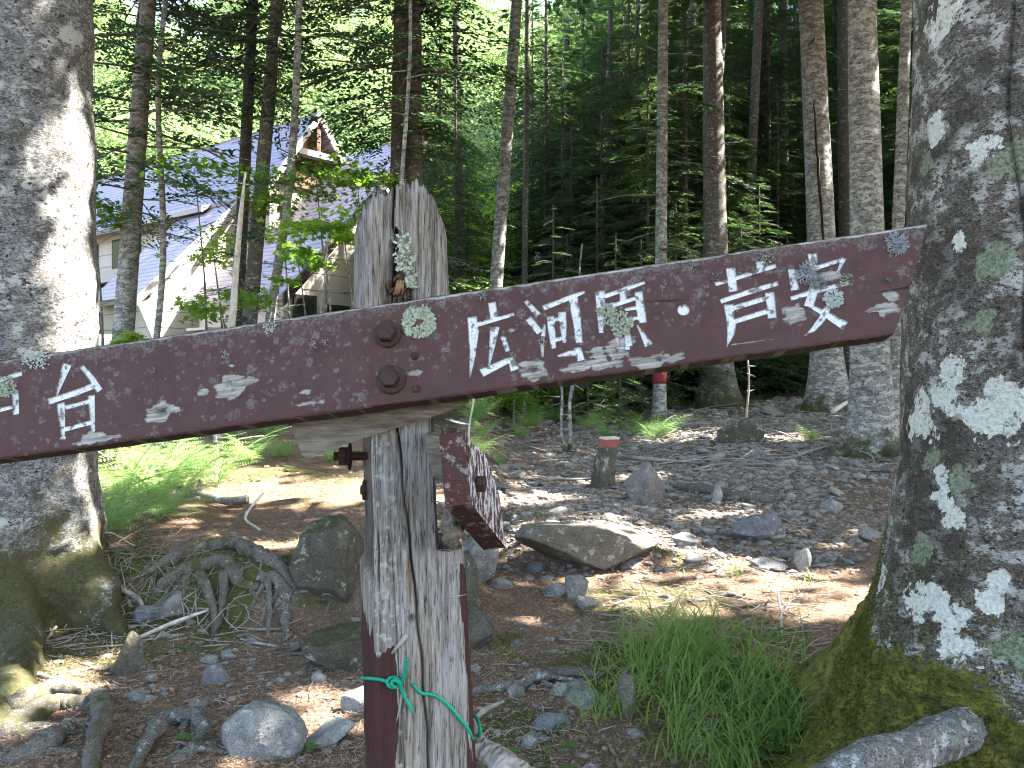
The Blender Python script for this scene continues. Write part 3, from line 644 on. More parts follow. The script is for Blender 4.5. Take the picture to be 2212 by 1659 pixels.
for i, (x, y) in enumerate([(12, 35), (20, 36), (28, 33), (31, 41), (22, 43), (14, 44), (36, 37), (31, 27), (27, 20), (40, 45), (24, 50), (33, 52), (17, 31), (24, 27)]):  # crowns above the view, added to darken the wood on the right
    zc = max(19, 1.5+.47*y+6); base = np.array([x, y, hz(x, y)]); e = emp('canopy_tree', base, 'tall tree added to shade the wood on the right, crown above the view', 'tree', 'tall trees added to shade the wood')
    cv = crown_leaf(0, 6., 3.6, 9000, .46, 400+i, gap_at=np.array([x, y, zc])); wobj('crown', cv[0]+[x, y, zc], cv[1], M['fir'], e, smooth=False); wobj('trunk', *trunk_mesh(base, [x, y, zc+2], .16, .06, i, n=12, sides=8), M['bark_dark'], e)
# shared fir and leaf crowns
def proto_fir(H, z0, Rm, nb, seed, mat, sparse=0., top=True, tr=.07):
    c, tw = crown_fir(H, z0, Rm, nb, seed, top, None, sparse)
    cm = mesh('crown', c[0], c[1], M[mat], False)
    mb = MB(); mb.add(*trunk_mesh((0, 0, 0), (0, 0, H), tr, .015, seed, sides=8, n=12)); mb.add(*tw)
    tm = mesh('trunk', *mb.get(), M['bark_dark']); return cm, tm
FIR = [proto_fir(8.5, .4, 2.1, 120, 1, 'fir', .0), proto_fir(13, .8, 2.5, 150, 2, 'fir', .0, tr=.09), proto_fir(4.0, .25, 1.3, 60, 3, 'fir', .0, tr=.035), proto_fir(2.2, .1, .8, 34, 4, 'fir_lit', .0, tr=.02)]
HF = [proto_fir(9, .5, 2.2, 40, 5, 'hill'), None]
def proto_leaf(H, rx, rz_, n, ls, seed, mat, clumps=30, star=False, sten=.06):
    c = crown_leaf(H-rz_, rx, rz_, n, ls, seed, clumps=clumps, star=star); mb = MB(); mb.add(*trunk_mesh((0, 0, 0), (0, 0, H*.9), sten, .01, seed, sides=7, n=10))
    gg = np.random.default_rng(seed)
    for k in range(9):
        a = gg.uniform(0, 6.28); z = gg.uniform(.3, .8)*H; l = rx*gg.uniform(.5, .9); mb.add(*tube([[0, 0, z], [math.cos(a)*l*.5, math.sin(a)*l*.5, z+.2*l], [math.cos(a)*l, math.sin(a)*l, z+.35*l]], [.02, .012, .004], 5, cap=False))
    return mesh('crown', c[0], c[1], M[mat], False), mesh('trunk', *mb.get(), M['bark_brown'])
MAP = [proto_leaf(7, 2.2, 3.0, 9000, .13, 6, 'maple_bright', 40), proto_leaf(4, 1.3, 1.8, 3600, .12, 7, 'maple', 30), proto_leaf(8, 3.0, 3.6, 15000, .19, 8, 'hill', 44)]
def put(pr, name, x, y, label, cat, group, s=1., dz=0., rz=None):
    e = emp(name, (x, y, hz(x, y)+dz), label, cat, group, g.uniform(0, 6.28) if rz is None else rz, s)
    inst(pr[1], 'trunk', e); inst(pr[0], 'crown', e); return e
# dark firs of the wood on the right and middle (px, Y, proto, scale)
for px, Y, k, s in [(1180, 24, 1, 1.15), (1300, 21, 0, 1.1), (1360, 25, 1, 1.2), (1225, 19.5, 2, 1.0), (1330, 17.5, 2, .95), (1400, 19, 0, .95), (1480, 20.5, 1, 1.0), (1560, 23, 0, 1.1), (1600, 20, 2, 1.05), (1660, 26, 1, 1.2), (1500, 27, 1, 1.3), (1260, 28, 1, 1.3), (1420, 30, 1, 1.35), (1580, 31, 1, 1.3), (1760, 24, 0, 1.1), (1700, 21.5, 2, 1.0), (1850, 27, 1, 1.2), (1960, 25, 1, 1.2), (2080, 22, 0, 1.3), (2200, 24, 1, 1.2), (1150, 30, 1, 1.1), (1740, 31, 1, 1.3), (1900, 32, 1, 1.3), (2150, 31, 1, 1.3), (1340, 15.5, 3, .9), (1270, 16.5, 3, 1.0), (1450, 24, 2, 1.3), (1215, 23, 0, 1.1), (2320, 19, 0, 1.2), (2400, 24, 1, 1.3), (1195, 18, 2, 1.1), (1235, 21, 0, .8), (1290, 19, 2, 1.3), (1320, 22.5, 0, 1.), (1385, 17.5, 2, .9), (1405, 22, 1, .9), (1460, 19, 2, 1.2), (1490, 22.5, 0, 1.), (1520, 20, 2, 1.2), (1575, 21, 0, .9), (1640, 21, 2, 1.3), (1680, 23, 0, .95), (1715, 24, 2, 1.5), (1825, 24, 0, .9), (1900, 24, 0, .9), (1345, 26, 1, 1.1), (1530, 25, 1, 1.1), (1620, 28, 1, 1.2), (1220, 26, 1, 1.), (1350, 34, 1, 1.5), (1500, 35, 1, 1.5), (1650, 36, 1, 1.5), (1800, 36, 1, 1.5), (2000, 36, 1, 1.5), (1260, 35, 1, 1.4)]:
    put(FIR[k], 'fir_tree', (px-1106)/F*Y, Y, 'dark fir crowded into the shaded wood', 'fir tree', 'dark firs in the shaded wood', s)
for px, Y, k, s in [(205, 37, 1, 1.0), (120, 36, 1, 1.15), (280, 38, 0, .9), (-150, 18, 1, 1.1), (-80, 36, 1, 1.2), (905, 18.3, 0, .80), (985, 19.5, 0, .9), (860, 20.2, 2, 1.3), (950, 27, 1, 1.05), (1010, 24, 0, .8), (905, 25, 0, 1.0)]:
    put(FIR[k], 'fir_tree', (px-1106)/F*Y, Y, 'green fir standing near the hut', 'fir tree', 'firs around the hut', s)
for px, Y, k, s in [(1085, 29, 0, 1.05), (1010, 26, 0, .9), (985, 22, 1, 1.0), (1120, 21, 1, .8), (930, 21, 1, .9), (1060, 20, 1, .7), (1010, 18, 1, .62), (1160, 18.5, 1, .6), (1690, 32, 0, .9), (1810, 33, 0, 1.0), (1240, 17, 1, .45), (1110, 15, 1, .4)]:
    put(MAP[k], 'maple_tree', (px-1106)/F*Y, Y, 'leafy maple glowing green between the trunks behind the board', 'maple tree', 'leafy maples behind the board', s)
# hillside
for i in range(250):
    y = 35+55*g.random()**1.1; x = g.uniform(-.78, .72)*y+g.normal(0, 1)
    if x > .06*y+1.5:
        put(FIR[1], 'fir_tree', x, y, 'dark fir crowded into the shaded wood', 'fir tree', 'dark firs in the shaded wood', g.uniform(1., 1.5)); continue
    k = g.random()
    if k < .6: put(MAP[2], 'hillside_tree', x, y, 'sunlit tree on the steep hillside behind the hut', 'tree', 'sunlit trees on the hillside', g.uniform(.75, 1.25))
    else: put(HF[0], 'hillside_tree', x, y, 'sunlit tree on the steep hillside behind the hut', 'tree', 'sunlit trees on the hillside', g.uniform(.8, 1.3))
# boughs hanging into the view belong to trees whose trunks are known: extra crowns of low boughs
def boughs(px, Y, zlo, zhi, Rm, nb, seed, tree, mat='fir'):
    x = (px-1106)/F*Y; c, tw = crown_fir(zhi, zlo, Rm, nb, seed, False, None, .35)
    t = bpy.data.objects[tree]; mb = MB(); mb.add(*c); mb.add(*tw); V, Fs = mb.get(); o = wobj('crown', V+[x, Y, 0], Fs, [M[mat], M['twig']], t, False); nk = len(c[1][0]); n_ = len(o.data.polygons); idx = np.zeros(n_, np.int32); idx[nk:] = 1; o.data.polygons.foreach_set('material_index', idx)
boughs(295, 14.5, 4.0, 9., 2.4, 44, 31, 'grey_tree'); boughs(535, 16, 6.9, 10, 2.1, 34, 32, 'dark_trunk_tree'); boughs(860, 15.5, 5.6, 9.5, 2.3, 50, 33, 'dark_fir_trunk_tree')
boughs(893, 15.8, 2.4, 5., 1.5, 9, 34, 'lichened_tree', 'fir_lit'); boughs(525, 15, 2.4, 4.4, 1.2, 13, 35, 'grey_trunk_tree'); boughs(1430, 16, 3., 8.5, 1.5, 12, 36, 'blazed_tree'); boughs(600, 14, 3.4, 8., 1.2, 9, 37, 'leaning_tree')
boughs(325, 14.0, 5.4, 9, 1.5, 16, 38, 'thin_crooked_tree'); boughs(598, 15, 6.6, 9.5, 1.9, 26, 39, 'grey_trunk_tree')
# small broadleaf saplings before the hut
def maple_spray(px, py, Y, n, rx, rz_, label, mat='maple', seed=0, ls=.10):
    p = at(px, py, Y); b = np.array([p[0]+.2, Y, hz(p[0]+.2, Y)]); e = emp('maple_sapling', b, label, 'maple sapling')
    cv = crown_leaf(0, rx, rz_, n, ls, seed, clumps=7, star=True); wobj('crown', cv[0]+p, cv[1], M[mat], e, False)
    wobj('stem', *tube([b-[0, 0, .1], (b+p)/2+[.08, 0, .1], p+[0, 0, rz_*.5]], [.025, .018, .006], 6, 14, .1), M['bark_brown'], e)
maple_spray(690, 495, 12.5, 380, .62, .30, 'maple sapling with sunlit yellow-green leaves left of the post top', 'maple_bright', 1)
maple_spray(600, 420, 14, 420, .85, .35, 'maple sapling with shaded leaves in front of the middle of the roof', 'maple', 2)
maple_spray(470, 650, 13, 340, .6, .42, 'low maple sapling hiding the foot of the white wall', 'maple', 3)
maple_spray(420, 385, 14, 300, .9, .3, 'maple sapling over the roof edge left of the dark trunk', 'maple', 4)
maple_spray(195, 440, 13.5, 420, .5, .45, 'maple sapling at the left roof end beside the big left trunk', 'maple', 5)
maple_spray(680, 375, 14.2, 420, .8, .35, 'maple sapling with dark leaves under the small roof gable', 'maple', 11)
maple_spray(770, 400, 14.6, 520, .7, .4, 'maple sapling with dark leaves left of the post top, over the roof', 'maple', 12)
maple_spray(640, 560, 13.4, 380, .5, .35, 'maple sapling with dark leaves at the lower edge of the right roof', 'maple', 13)
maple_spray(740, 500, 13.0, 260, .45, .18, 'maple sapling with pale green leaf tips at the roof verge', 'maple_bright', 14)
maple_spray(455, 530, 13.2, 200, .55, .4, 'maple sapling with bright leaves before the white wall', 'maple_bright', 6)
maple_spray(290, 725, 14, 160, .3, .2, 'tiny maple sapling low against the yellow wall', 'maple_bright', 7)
# ------------------------------------------------------------------ mountain hut
O = np.array([-5., 22., 0]); U = np.array([-.785, .62, 0]); W = np.array([-.62, -.785, 0])
def hp(u, v, z): return O+U*u+W*v+np.array([0, 0, z])
def m_siding():
    t = NT('hut_siding'); z = t.sep(t.obj)[2]; n = t.noise(2, 4); n2 = t.noise(40, 3, t.map(t.obj, (1, 1, .2)))
    k = t.math('FRACT', t.math('MULTIPLY', z, 2.6)); g = t.ramp(k, (.0, 1.), (.05, 0.))
    c = t.mix(t.math('MULTIPLY', n, .6), (.62, .585, .52), (.52, .48, .42)); c = t.mix(t.math('MULTIPLY', n2, .3), c, (.3, .27, .23)); c = t.mix(t.math('MULTIPLY', g, .65), c, (.10, .09, .08))
    return t.done(c, t.bump(t.math('SUBTRACT', 1., g), .02, 1.), .7)
def m_roof():
    t = NT('hut_roof_metal'); z = t.sep(t.obj)[2]; k = t.math('FRACT', t.math('MULTIPLY', z, 8.5)); g = t.ramp(k, (.0, 1.), (.34, 0.)); n = t.noise(1.7, 4)
    c = t.mix(n, (.25, .225, .28), (.33, .29, .34)); c = t.mix(t.math('MULTIPLY', g, .85), c, (.05, .04, .05)); t.b.inputs['Metallic'].default_value = .15
    t.b.inputs['Specular IOR Level'].default_value = .6
    return t.done(c, t.bump(k, .03, .9), .38)
M['siding'] = m_siding(); M['roof'] = m_roof(); M['trim'] = flat('dark_trim', (.045, .04, .038), .6, .4); M['wtrim'] = flat('light_trim', (.52, .50, .47), .6, .3)
M['brownwood'] = flat('brown_gable_wood', (.13, .07, .045), .8, .6); M['cream'] = flat('cream_wall', (.48, .41, .28), .8, .2); M['porch'] = flat('porch_roof_metal', (.11, .065, .055), .5, .4)
tg = NT('window_glass'); tg.b.inputs['Specular IOR Level'].default_value = .8; M['glass'] = tg.done((.03, .045, .04), None, .08)
hut = emp('mountain_hut', hp(2, 0, .5), 'pale walled hut with steep violet-grey metal roofs among the trees on the left', 'hut')
def prism(poly, u0, u1):
    """profile of (v,z) pairs pushed from u0 to u1"""
    n = len(poly); V = np.array([hp(u0, v, z) for v, z in poly]+[hp(u1, v, z) for v, z in poly]); j = np.arange(n); k = (j+1) % n
    return V, [np.stack([j, k, k+n, j+n], -1), np.array([list(range(n))[::-1]]), np.array([list(range(n, 2*n))])]
def hpart(name, poly, u0, u1, mat, parent=None): return wobj(name, *prism(poly, u0, u1), mat, parent or hut, False)
def slab(name, v0, z0, v1, z1, u0, u1, mat='roof', th=.14): return hpart(name, [(v0, z0), (v1, z1), (v1, z1-th), (v0, z0-th)], u0, u1, M[mat])
def hbox(name, u0, u1, v0, v1, z0, z1, mat, parent=None): return hpart(name, [(v0, z0), (v1, z0), (v1, z1), (v0, z1)], u0, u1, M[mat], parent)
# upper block
hpart('wall', [(-1.3, .4), (1.25, .4), (1.25, 6.45), (0, 8.2), (-1.3, 6.3)], .35, 13, M['siding'])
slab('roof', -.04, 8.56, 1.75, 6.14, 0, 13.4); slab('roof', .04, 8.52, -1.75, 6.1, 0, 13.4)
hpart('gable', [(-1.1, 6.55), (1.1, 6.55), (0, 8.1)], .25, .33, M['brownwood'])
for s in (-1, 1):
    hpart('bargeboard', [(0, 8.54), (s*1.78, 6.12), (s*1.78, 5.9), (0, 8.30)][::s], -.07, -.005, M['wtrim'])
hbox('gable_beam', -.02, .24, -.62, .62, 7.35, 7.5, 'wtrim'); hbox('gable_post', -.01, .23, -.06, .06, 7.5, 8.25, 'brownwood')
# dormer eave and window band on the upper block
slab('dormer_roof', .9, 6.62, 1.95, 6.05, 2.2, 5.2, 'roof', .10); hbox('fascia', 2.2, 5.2, 1.95, 2.0, 5.93, 6.06, 'wtrim')
def window(u0, u1, v, z0, z1, side='v'):
    if side == 'v':
        f = hbox('window', u0, u1, v, v+.06, z0, z1, 'trim'); hbox('pane', u0+.07, u1-.07, v+.061, v+.068, z0+.07, z1-.07, 'glass', f)
    else:
        f = hbox('window', v-.06, v, u0, u1, z0, z1, 'trim'); hbox('pane', v-.068, v-.061, u0+.08, u1-.08, z0+.08, z1-.08, 'glass', f)
window(2.9, 4.1, 1.27, 4.4, 5.85); window(6.6, 8.2, 1.27, 4.6, 5.9); window(9.2, 10.6, 1.27, 4.6, 5.9)
# right lower wing: long roof reaching towards the trail
slab('roof', -1.0, 7.66, 3.15, 3.42, -2.75, .97); slab('roof', -.96, 7.62, -1.5, 6.9, -2.75, .97)
hpart('wall', [(-1.4, .4), (2.85, .4), (2.85, 3.52), (-1, 7.4), (-1.4, 6.9)], -2.35, .9, M['siding'])
hpart('bargeboard', [(-1.0, 7.68), (3.18, 3.41), (3.18, 3.12), (-1.0, 7.38)], -2.82, -2.755, M['trim']); hpart('bargeboard', [(-1.0, 7.68), (-1.5, 6.95), (-1.5, 6.65), (-1.0, 7.38)][::-1], -2.82, -2.755, M['trim'])
window(2.0, 2.62, -2.353, 2.86, 3.46, 'u'); window(1.05, 1.7, -2.353, 2.66, 3.3, 'u'); window(-.6, .1, -2.353, 2.5, 3.2, 'u')
# left wing with the bright gable wall
slab('roof', .9, 6.86, 4.3, 3.50, 1.06, 3.5); hpart('wall', [(.4, .4), (3.95, .4), (3.95, 3.7), (.9, 6.75), (.4, 6.75)], 1.12, 3.4, M['siding'])
hpart('bargeboard', [(.9, 6.9), (4.34, 3.49), (4.34, 3.27), (.9, 6.66)], 1.0, 1.055, M['wtrim']); hpart('corner_brace', [(3.96, 3.5), (4.3, 3.3), (3.96, 2.55)], 1.02, 1.10, M['wtrim'])
# porch and balcony on the far left
hbox('balcony_beam', 3.52, 11, 2.55, 2.75, 4.30, 4.62, 'wtrim'); slab('balcony_floor', 1.26, 4.52, 2.54, 4.5, 3.52, 11, 'trim', .12)
slab('porch_roof', 1.3, 3.9, 3.6, 3.05, 4.0, 10.5, 'porch', .12); hbox('wall', 4.2, 10.4, 1.5, 2.9, .4, 3.1, 'cream')
for u in (4.3, 6.0, 7.8): hpart('porch_brace', [(2.95, 1.0), (3.12, 1.0), (3.5, 3.0), (3.33, 3.0)], u, u+.12, M['trim'])
for u, du in ((5.2, .9), (7.0, -.9)):
    P = [hp(u, 2.66, 4.3), hp(u+du, 2.66, 3.5)]; wobj('balcony_brace', *tube(P, [.07, .07], 4), M['wtrim'], hut, False)
window(5.4, 6.3, 2.92, 1.3, 2.6)
# small yellow notice and ledge by the entrance
hbox('door', .2, .75, 2.86, 2.9, 1.0, 2.7, 'brownwood'); hbox('door_hood', .05, .9, 2.86, 3.2, 2.75, 2.81, 'wtrim')
# sunlit rock below the hut as a block, glare put into its white
M['sunlit_white'] = flat('sunlit_rock_white', (.72, .71, .68), .6, .15)
b0 = at(205, 745, 17.5); b0[2] = 1.5+.2
tp = emp('sunlit_rock', (b0[0], b0[1], hz(b0[0], b0[1])), 'white sloping block for a rock glaring in the sun beside the big left trunk', 'cover')
Vb, Fb = box(np.array([b0[0], b0[1], 1.25]), 1.1, .9, 2.0); Vb[4:, 2] += np.array([.0, .05, .28, .3])[[0, 1, 2, 3]]*1.0
Vb[4:, :2] = b0[:2]+(Vb[4:, :2]-b0[:2])*.8; wobj('rock_block', Vb, Fb, M['sunlit_white'], tp, False)
# ------------------------------------------------------------------ signpost
YAW = R(15); cY, sY = math.cos(YAW), math.sin(YAW); PY = 1.397
def pxc(z): return -.155-.033*(z-.95)/.85
post_e = emp('signpost', (pxc(0), PY, hz(pxc(0), PY)), 'weathered wooden signpost with a red-brown arrow board tilted across it', 'signpost')
def m_post():
    t = NT('weathered_post'); a = t.attr('mask'); v = t.obj; sv = t.map(v, (1, 1, .022)); s2 = t.map(v, (1, 1, .06))
    n1 = t.noise(160, 5, sv, .7); n2 = t.noise(420, 4, s2, .7); n3 = t.noise(14, 5, t.map(v, (1, 1, .35)), .6); n4 = t.noise(60, 5, s2, .65)
    c = t.mix(t.ramp(n1, (.36, 0.), (.62, 1.)), (.065, .052, .038), (.34, .305, .255))
    c = t.mix(t.ramp(n3, (.42, 0.), (.62, .75)), c, t.mix(n1, (.20, .20, .195), (.47, .46, .44)))
    c = t.mix(t.ramp(n4, (.56, 0.), (.70, .8)), c, (.17, .125, .08))
    c = t.mix(t.ramp(n2, (.36, .9), (.46, 0.)), c, (.026, .020, .015)); c = t.mix(t.ramp(n2, (.56, 0.), (.66, .35)), c, (.50, .48, .44))
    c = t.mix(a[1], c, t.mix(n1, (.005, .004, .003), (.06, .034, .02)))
    c = t.mix(a[2], c, t.mix(t.noise(240, 3), (.30, .33, .26), (.60, .64, .54)))
    pn = t.noise(90, 4, s2, .6)
    pc = t.mix(t.ramp(pn, (.4, 0.), (.75, .5)), (.052, .021, .019), (.08, .042, .038))
    c = t.mix(t.ramp(t.math('ADD', a[0], t.math('MULTIPLY', t.math('SUBTRACT', pn, .5), .5)), (.46, 0.), (.52, 1.)), c, pc)
    return t.done(c, t.bump(t.math('ADD', n1, t.math('MULTIPLY', n2, .6)), .006, .9), .85)
M['post'] = m_post()
def post():
    ns = 380; q = np.linspace(0, 4, ns, endpoint=False); f = q % 1; k = q.astype(int); s = 2*f-1
    sx = np.choose(k, [s, np.ones(ns), -s, -np.ones(ns)]); sy = np.choose(k, [-np.ones(ns), s, np.ones(ns), -s])
    nn = (np.abs(sx)**9+np.abs(sy)**9)**(1/9); sx, sy = sx/nn, sy/nn
    tx = [-.079, -.058, -.038, -.011, .004, .024, .046, .056, .071, .079]; tz = [1.735, 1.783, 1.803, 1.806, 1.813, 1.811, 1.795, 1.772, 1.742, 1.705]
    zs = np.concatenate([np.linspace(-.25, .86, 16), np.linspace(.87, 1.0, 520)*0+np.linspace(.87, 1.83, 520)])
    def top(x, y): return np.interp(x, tx, tz)-.12*(y+.07)+.026*(vn(col(x, y*.5), 190, 3)-.6)+.012*(vn(col(x, y), 480, 4)-.5)
    Tz = top(sx*.0735, sy*.0735)
    Z, SX = np.meshgrid(zs, sx, indexing='ij'); _, SY = np.meshgrid(zs, sy, indexing='ij')
    u = (Z-.87)/(1.83-.87); Z = np.where(u > 0, .87+np.clip(u, 0, 1)*(Tz[None]-.87), Z)
    h = np.interp(Z, [.9, 1.24, 1.28, 1.5, 1.6, 1.8], [.082, .078, .074, .072, .0735, .0725])
    x = SX*h; y = SY*h; P3 = np.stack([SX*.08, SY*.08, Z*.06], -1)
    g1 = fbm(P3, 170, 3, 61)-.5; g2 = fbm(np.stack([SX*.08, SY*.08, Z*.16], -1), 46, 3, 62)-.5; g3 = fbm(np.stack([SX*.08, SY*.08, Z], -1), 9, 3, 63)-.5
    d = .0052*g1+.006*g2+.008*g3
    front = (SY < -.95); lx = x
    cr = np.interp(Z, [.8, .95, 1.1, 1.25, 1.45, 1.6, 1.82], [.006, .003, -.003, -.012, -.026, -.025, -.015])+.0012*np.sin(Z*60)
    d = d-.018*np.exp(-((lx-cr)/.0016)**2)*front*(.35+.65*S((vn(col(Z*0, Z), 9, 8)-.2)*3))
    cr2 = np.interp(Z, [.8, 1.0, 1.13, 1.3], [-.035, -.036, -.040, -.044]); d = d-.008*np.exp(-((lx-cr2)/.0012)**2)*front*S((1.3-Z)*9)
    cr3 = -.062+.002*np.sin(Z*30); d = d-.010*np.exp(-((lx-cr3)/.0014)**2)*front*S((Z-1.1)*6)*S((1.3-Z)*8)
    kn = np.sqrt(((lx+.0145)/.007)**2+((Z-1.138)/.009)**2); d = d+.0025*np.exp(-(kn-1)**2*3)*front-.003*np.exp(-kn**2*3)*front
    # hollow with a broken knot above the board
    hx = (lx+.014); hzz = Z-1.648; w = np.interp(Z, [1.60, 1.645, 1.68, 1.73, 1.745], [.024, .023, .014, .008, .0])
    hol = front*S(1.5-np.abs(hx)/np.maximum(w, 1e-4))*(Z > 1.59)*(Z < 1.745); d = d-.024*hol*(.6+g1*1.6+g2)
    d = d-.006*S((np.abs(SX)-.75)*4)*S((Z-1.6)*5)
    r = np.sqrt(x**2+y**2); x = x+x/r*d; y = y+y/r*d
    notch = S((Z-1.238-.004*g1)/.003)*S((1.47-Z)/.01); lim = .033+.004*g2
    x = np.where(notch > .5, np.minimum(x, lim), x)
    le = S((Z-1.19-.05*g2)/.02)*S((1.5-Z)/.02)*(SX < -.9); x = x+le*.010
    # masks
    nz = fbm(np.stack([SX*.08, SY*.08, Z*.10], -1), 60, 4, 65)-.5
    pl = S((-.050-lx+.030*nz*2-.0*Z)/.004+.5)*S((np.where(lx < -.074, 1.13, 1.09)+.10*nz-Z)/.01); pr = S((lx-.064+.05*nz)/.003+.5)*S((1.225+.06*nz-Z)/.01)
    p3 = front*S((-.022-lx)/.005)*S((nz-.02)/.05)*S((1.03-Z)/.05)
    paint = np.clip(pl+pr+p3*.9, 0, 1)*(Z < 1.3)
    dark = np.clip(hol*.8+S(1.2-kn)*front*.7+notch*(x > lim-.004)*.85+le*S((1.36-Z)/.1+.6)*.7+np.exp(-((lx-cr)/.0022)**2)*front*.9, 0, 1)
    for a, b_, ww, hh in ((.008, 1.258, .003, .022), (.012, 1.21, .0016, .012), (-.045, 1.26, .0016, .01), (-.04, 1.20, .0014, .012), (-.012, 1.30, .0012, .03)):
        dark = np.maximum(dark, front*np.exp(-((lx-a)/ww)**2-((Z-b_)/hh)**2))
    li = front*S((.010+.012*(fbm(np.stack([lx, Z*0, Z], -1), 120, 3, 66)-.3)-np.abs(lx+.013-np.interp(Z, [1.62, 1.70, 1.74], [.011, .004, .0])))/.003)*S((Z-1.645)/.01)*S((1.745-Z)/.01)
    li = li*S((fbm(np.stack([lx, Z*0, Z], -1), 150, 3, 67)-.50)*12)*.7
    li2 = S((fbm(np.stack([SX*.08, SY*.08, Z], -1), 140, 3, 68)-.60)*14)*front*S((-.02-lx)/.02)*.55*(Z < 1.45)
    hy = .006*li
    y = y-hy*front
    V = np.stack([x, y, Z], -1).reshape(-1, 3); att = np.stack([paint, dark*(1-li), np.clip(li+li2, 0, 1)], -1).reshape(-1, 3)
    nr = len(zs); Fs = [grid_faces(nr, ns)]
    # jagged end grain
    rings = [V]; at_ = [att]; base = V[-ns:]; prev = (nr-1)*ns; off = nr*ns
    for s_ in (.92, .8, .65, .5, .34, .18, .04):
        xx, yy = base[:, 0]*s_, base[:, 1]*s_; zz = top(xx, yy)+.004*(1-s_); rings.append(np.stack([xx, yy, zz], -1)); at_.append(np.tile([0, .35, 0], (ns, 1)))
        j = np.arange(ns); k2 = (j+1) % ns; Fs.append(np.stack([prev+j, prev+k2, off+k2, off+j], -1)); prev = off; off += ns
    V = np.concatenate(rings); att = np.concatenate(at_); Fs = [np.concatenate(Fs)]
    Wx = V[:, 0]*cY-V[:, 1]*sY; Wy = V[:, 0]*sY+V[:, 1]*cY
    Wd = np.stack([Wx+pxc(V[:, 2]), Wy+PY, V[:, 2]], -1)
    return wobj('post', Wd, Fs, M['post'], post_e, attr={'mask': att})
post_o = post()
def yf(px): return 1.325+(px-918)/F*1.325*.268
# splinters standing off the post
g = np.random.default_rng(5); mb = MB()
for px, py, dx, dy, w in [(868, 1500, -12, 60, 3), (1000, 1190, -3, -14, 2.2), (985, 1200, 4, 26, 1.4), (965, 1290, 42, -6, 1.5), (975, 1210, 8, 30, 1.2), (990, 1215, -9, 22, 1.2), (960, 1350, 10, 16, 1.2), (1008, 1560, 8, 60, 3), (992, 1340, -6, 60, 1.4), (942, 1620, -3, -60, 2)]:
    a = at(px, py, yf(px)-.006); b_ = at(px+dx, py+dy, yf(px)-.009); mb.add(*tube([a, (a+b_)/2+[.001, -.002, 0], b_], np.array([1, .9, .3])*w/F*1.3, 5, 8, .2, 60))
a = at(847, 1412, yf(850)-.006); b_ = at(878, 1372, yf(870)-.010); mb.add(*tube([a, b_], [.0022, .0045], 4))
wobj('splinters', *mb.get(), M['stick'], post_o)
# broken knot and crust in the hollow above the board
M['knotwood'] = (lambda t: t.done(t.mix(t.ramp(t.noise(180, 5, t.map(t.obj, (1, 1, .3)), .7), (.35, 0.), (.65, 1.)), (.012, .008, .005), (.15, .085, .045)), t.bump(t.noise(180, 4), .003, 1.), .85))(NT('knot_wood'))
M['knotcore'] = flat('knot_core', (.30, .17, .09), .8, .7); M['lpale'] = (lambda t: t.done(t.mix(t.ramp(t.noise(200, 4, rough=.7), (.35, 0.), (.65, 1.)), (.16, .19, .12), (.52, .56, .46)), None, .9))(NT('pale_lichen'))
g = np.random.default_rng(31); mb = MB(); yt = lambda px: 1.3255+(px-880)/F*1.33*.268
for i in range(60):
    a = g.uniform(0, 6.28); r0 = g.uniform(6, 24); cx_, cy_ = 862, 622; p0 = (cx_+r0*math.cos(a)*.9, cy_+r0*math.sin(a)*1.1); a2 = a+g.uniform(.5, 1.1); r2 = r0*g.uniform(.8, 1.3); p1 = (cx_+r2*math.cos(a2)*.9, cy_+r2*math.sin(a2)*1.2+g.uniform(0, 10)); am = (a+a2)/2; pm_ = (cx_+(r0+r2)/2*1.1*math.cos(am), cy_+(r0+r2)/2*1.1*math.sin(am))
    d0 = -.012+.016*(1-r0/24)+g.uniform(-.002, .004)
    mb.add(*tube([at(*p0, yt(p0[0])-d0), at(*pm_, yt(pm_[0])-d0-.002), at(*p1, yt(p1[0])-d0+.001)], [.0012, .0022, .0008], 5, 9, .2, 90, i))
for i in range(40):
    px = g.uniform(838, 888); py = g.uniform(628, 668); mb.add(*tube([at(px, py, yt(px)-.001), at(px+g.normal(0, 2), py+16, yt(px)-.004), at(px+g.normal(0, 3), py+g.uniform(22, 40), yt(px)-g.uniform(-.002, .006))], [.0018, .0016, .0005], 4, 7, .2, 90, i))
wobj('knot', *mb.get(), M['knotwood'], post_o)
mb = MB()
for i in range(16): px = 862+g.normal(0, 3); mb.add(*tube([at(px+3, 606, yt(px)-.004), at(px+g.normal(0, 2), 620, yt(px)-.010), at(px-6+g.normal(0, 3), 636+g.uniform(-3, 6), yt(px)-.006)], [.0010, .0015, .0004], 4, 8, .2, 90, i))
wobj('knot_core', *mb.get(), M['knotcore'], post_o)
mb = MB()
for i in range(170):
    t_ = g.random(); py = 508+112*t_; px = np.interp(py, [508, 560, 600, 620], [869, 872, 884, 890])+g.normal(0, np.interp(py, [508, 560, 620], [5, 11, 5])); sz = g.uniform(3, 7)/F*1.33; c_ = at(px, py, yt(px)-g.uniform(.000, .006)); u_ = nrm(np.array([g.normal(), -.5*abs(g.normal()), g.normal()])); w_ = nrm(np.cross(u_, np.array([g.normal(0, .4), -1, g.normal(0, .4)])))
    V = np.array([c_+u_*sz*a_+w_*sz*b_*(.8+.4*g.random())-np.array([0, 1, 0])*.0015*abs(a_) for a_ in (-1, -.3, .4, 1) for b_ in (-.5, .1, .6)]); mb.add(V, grid_faces(4, 3, False))
wobj('lichen', *mb.get(), M['lpale'], post_o)
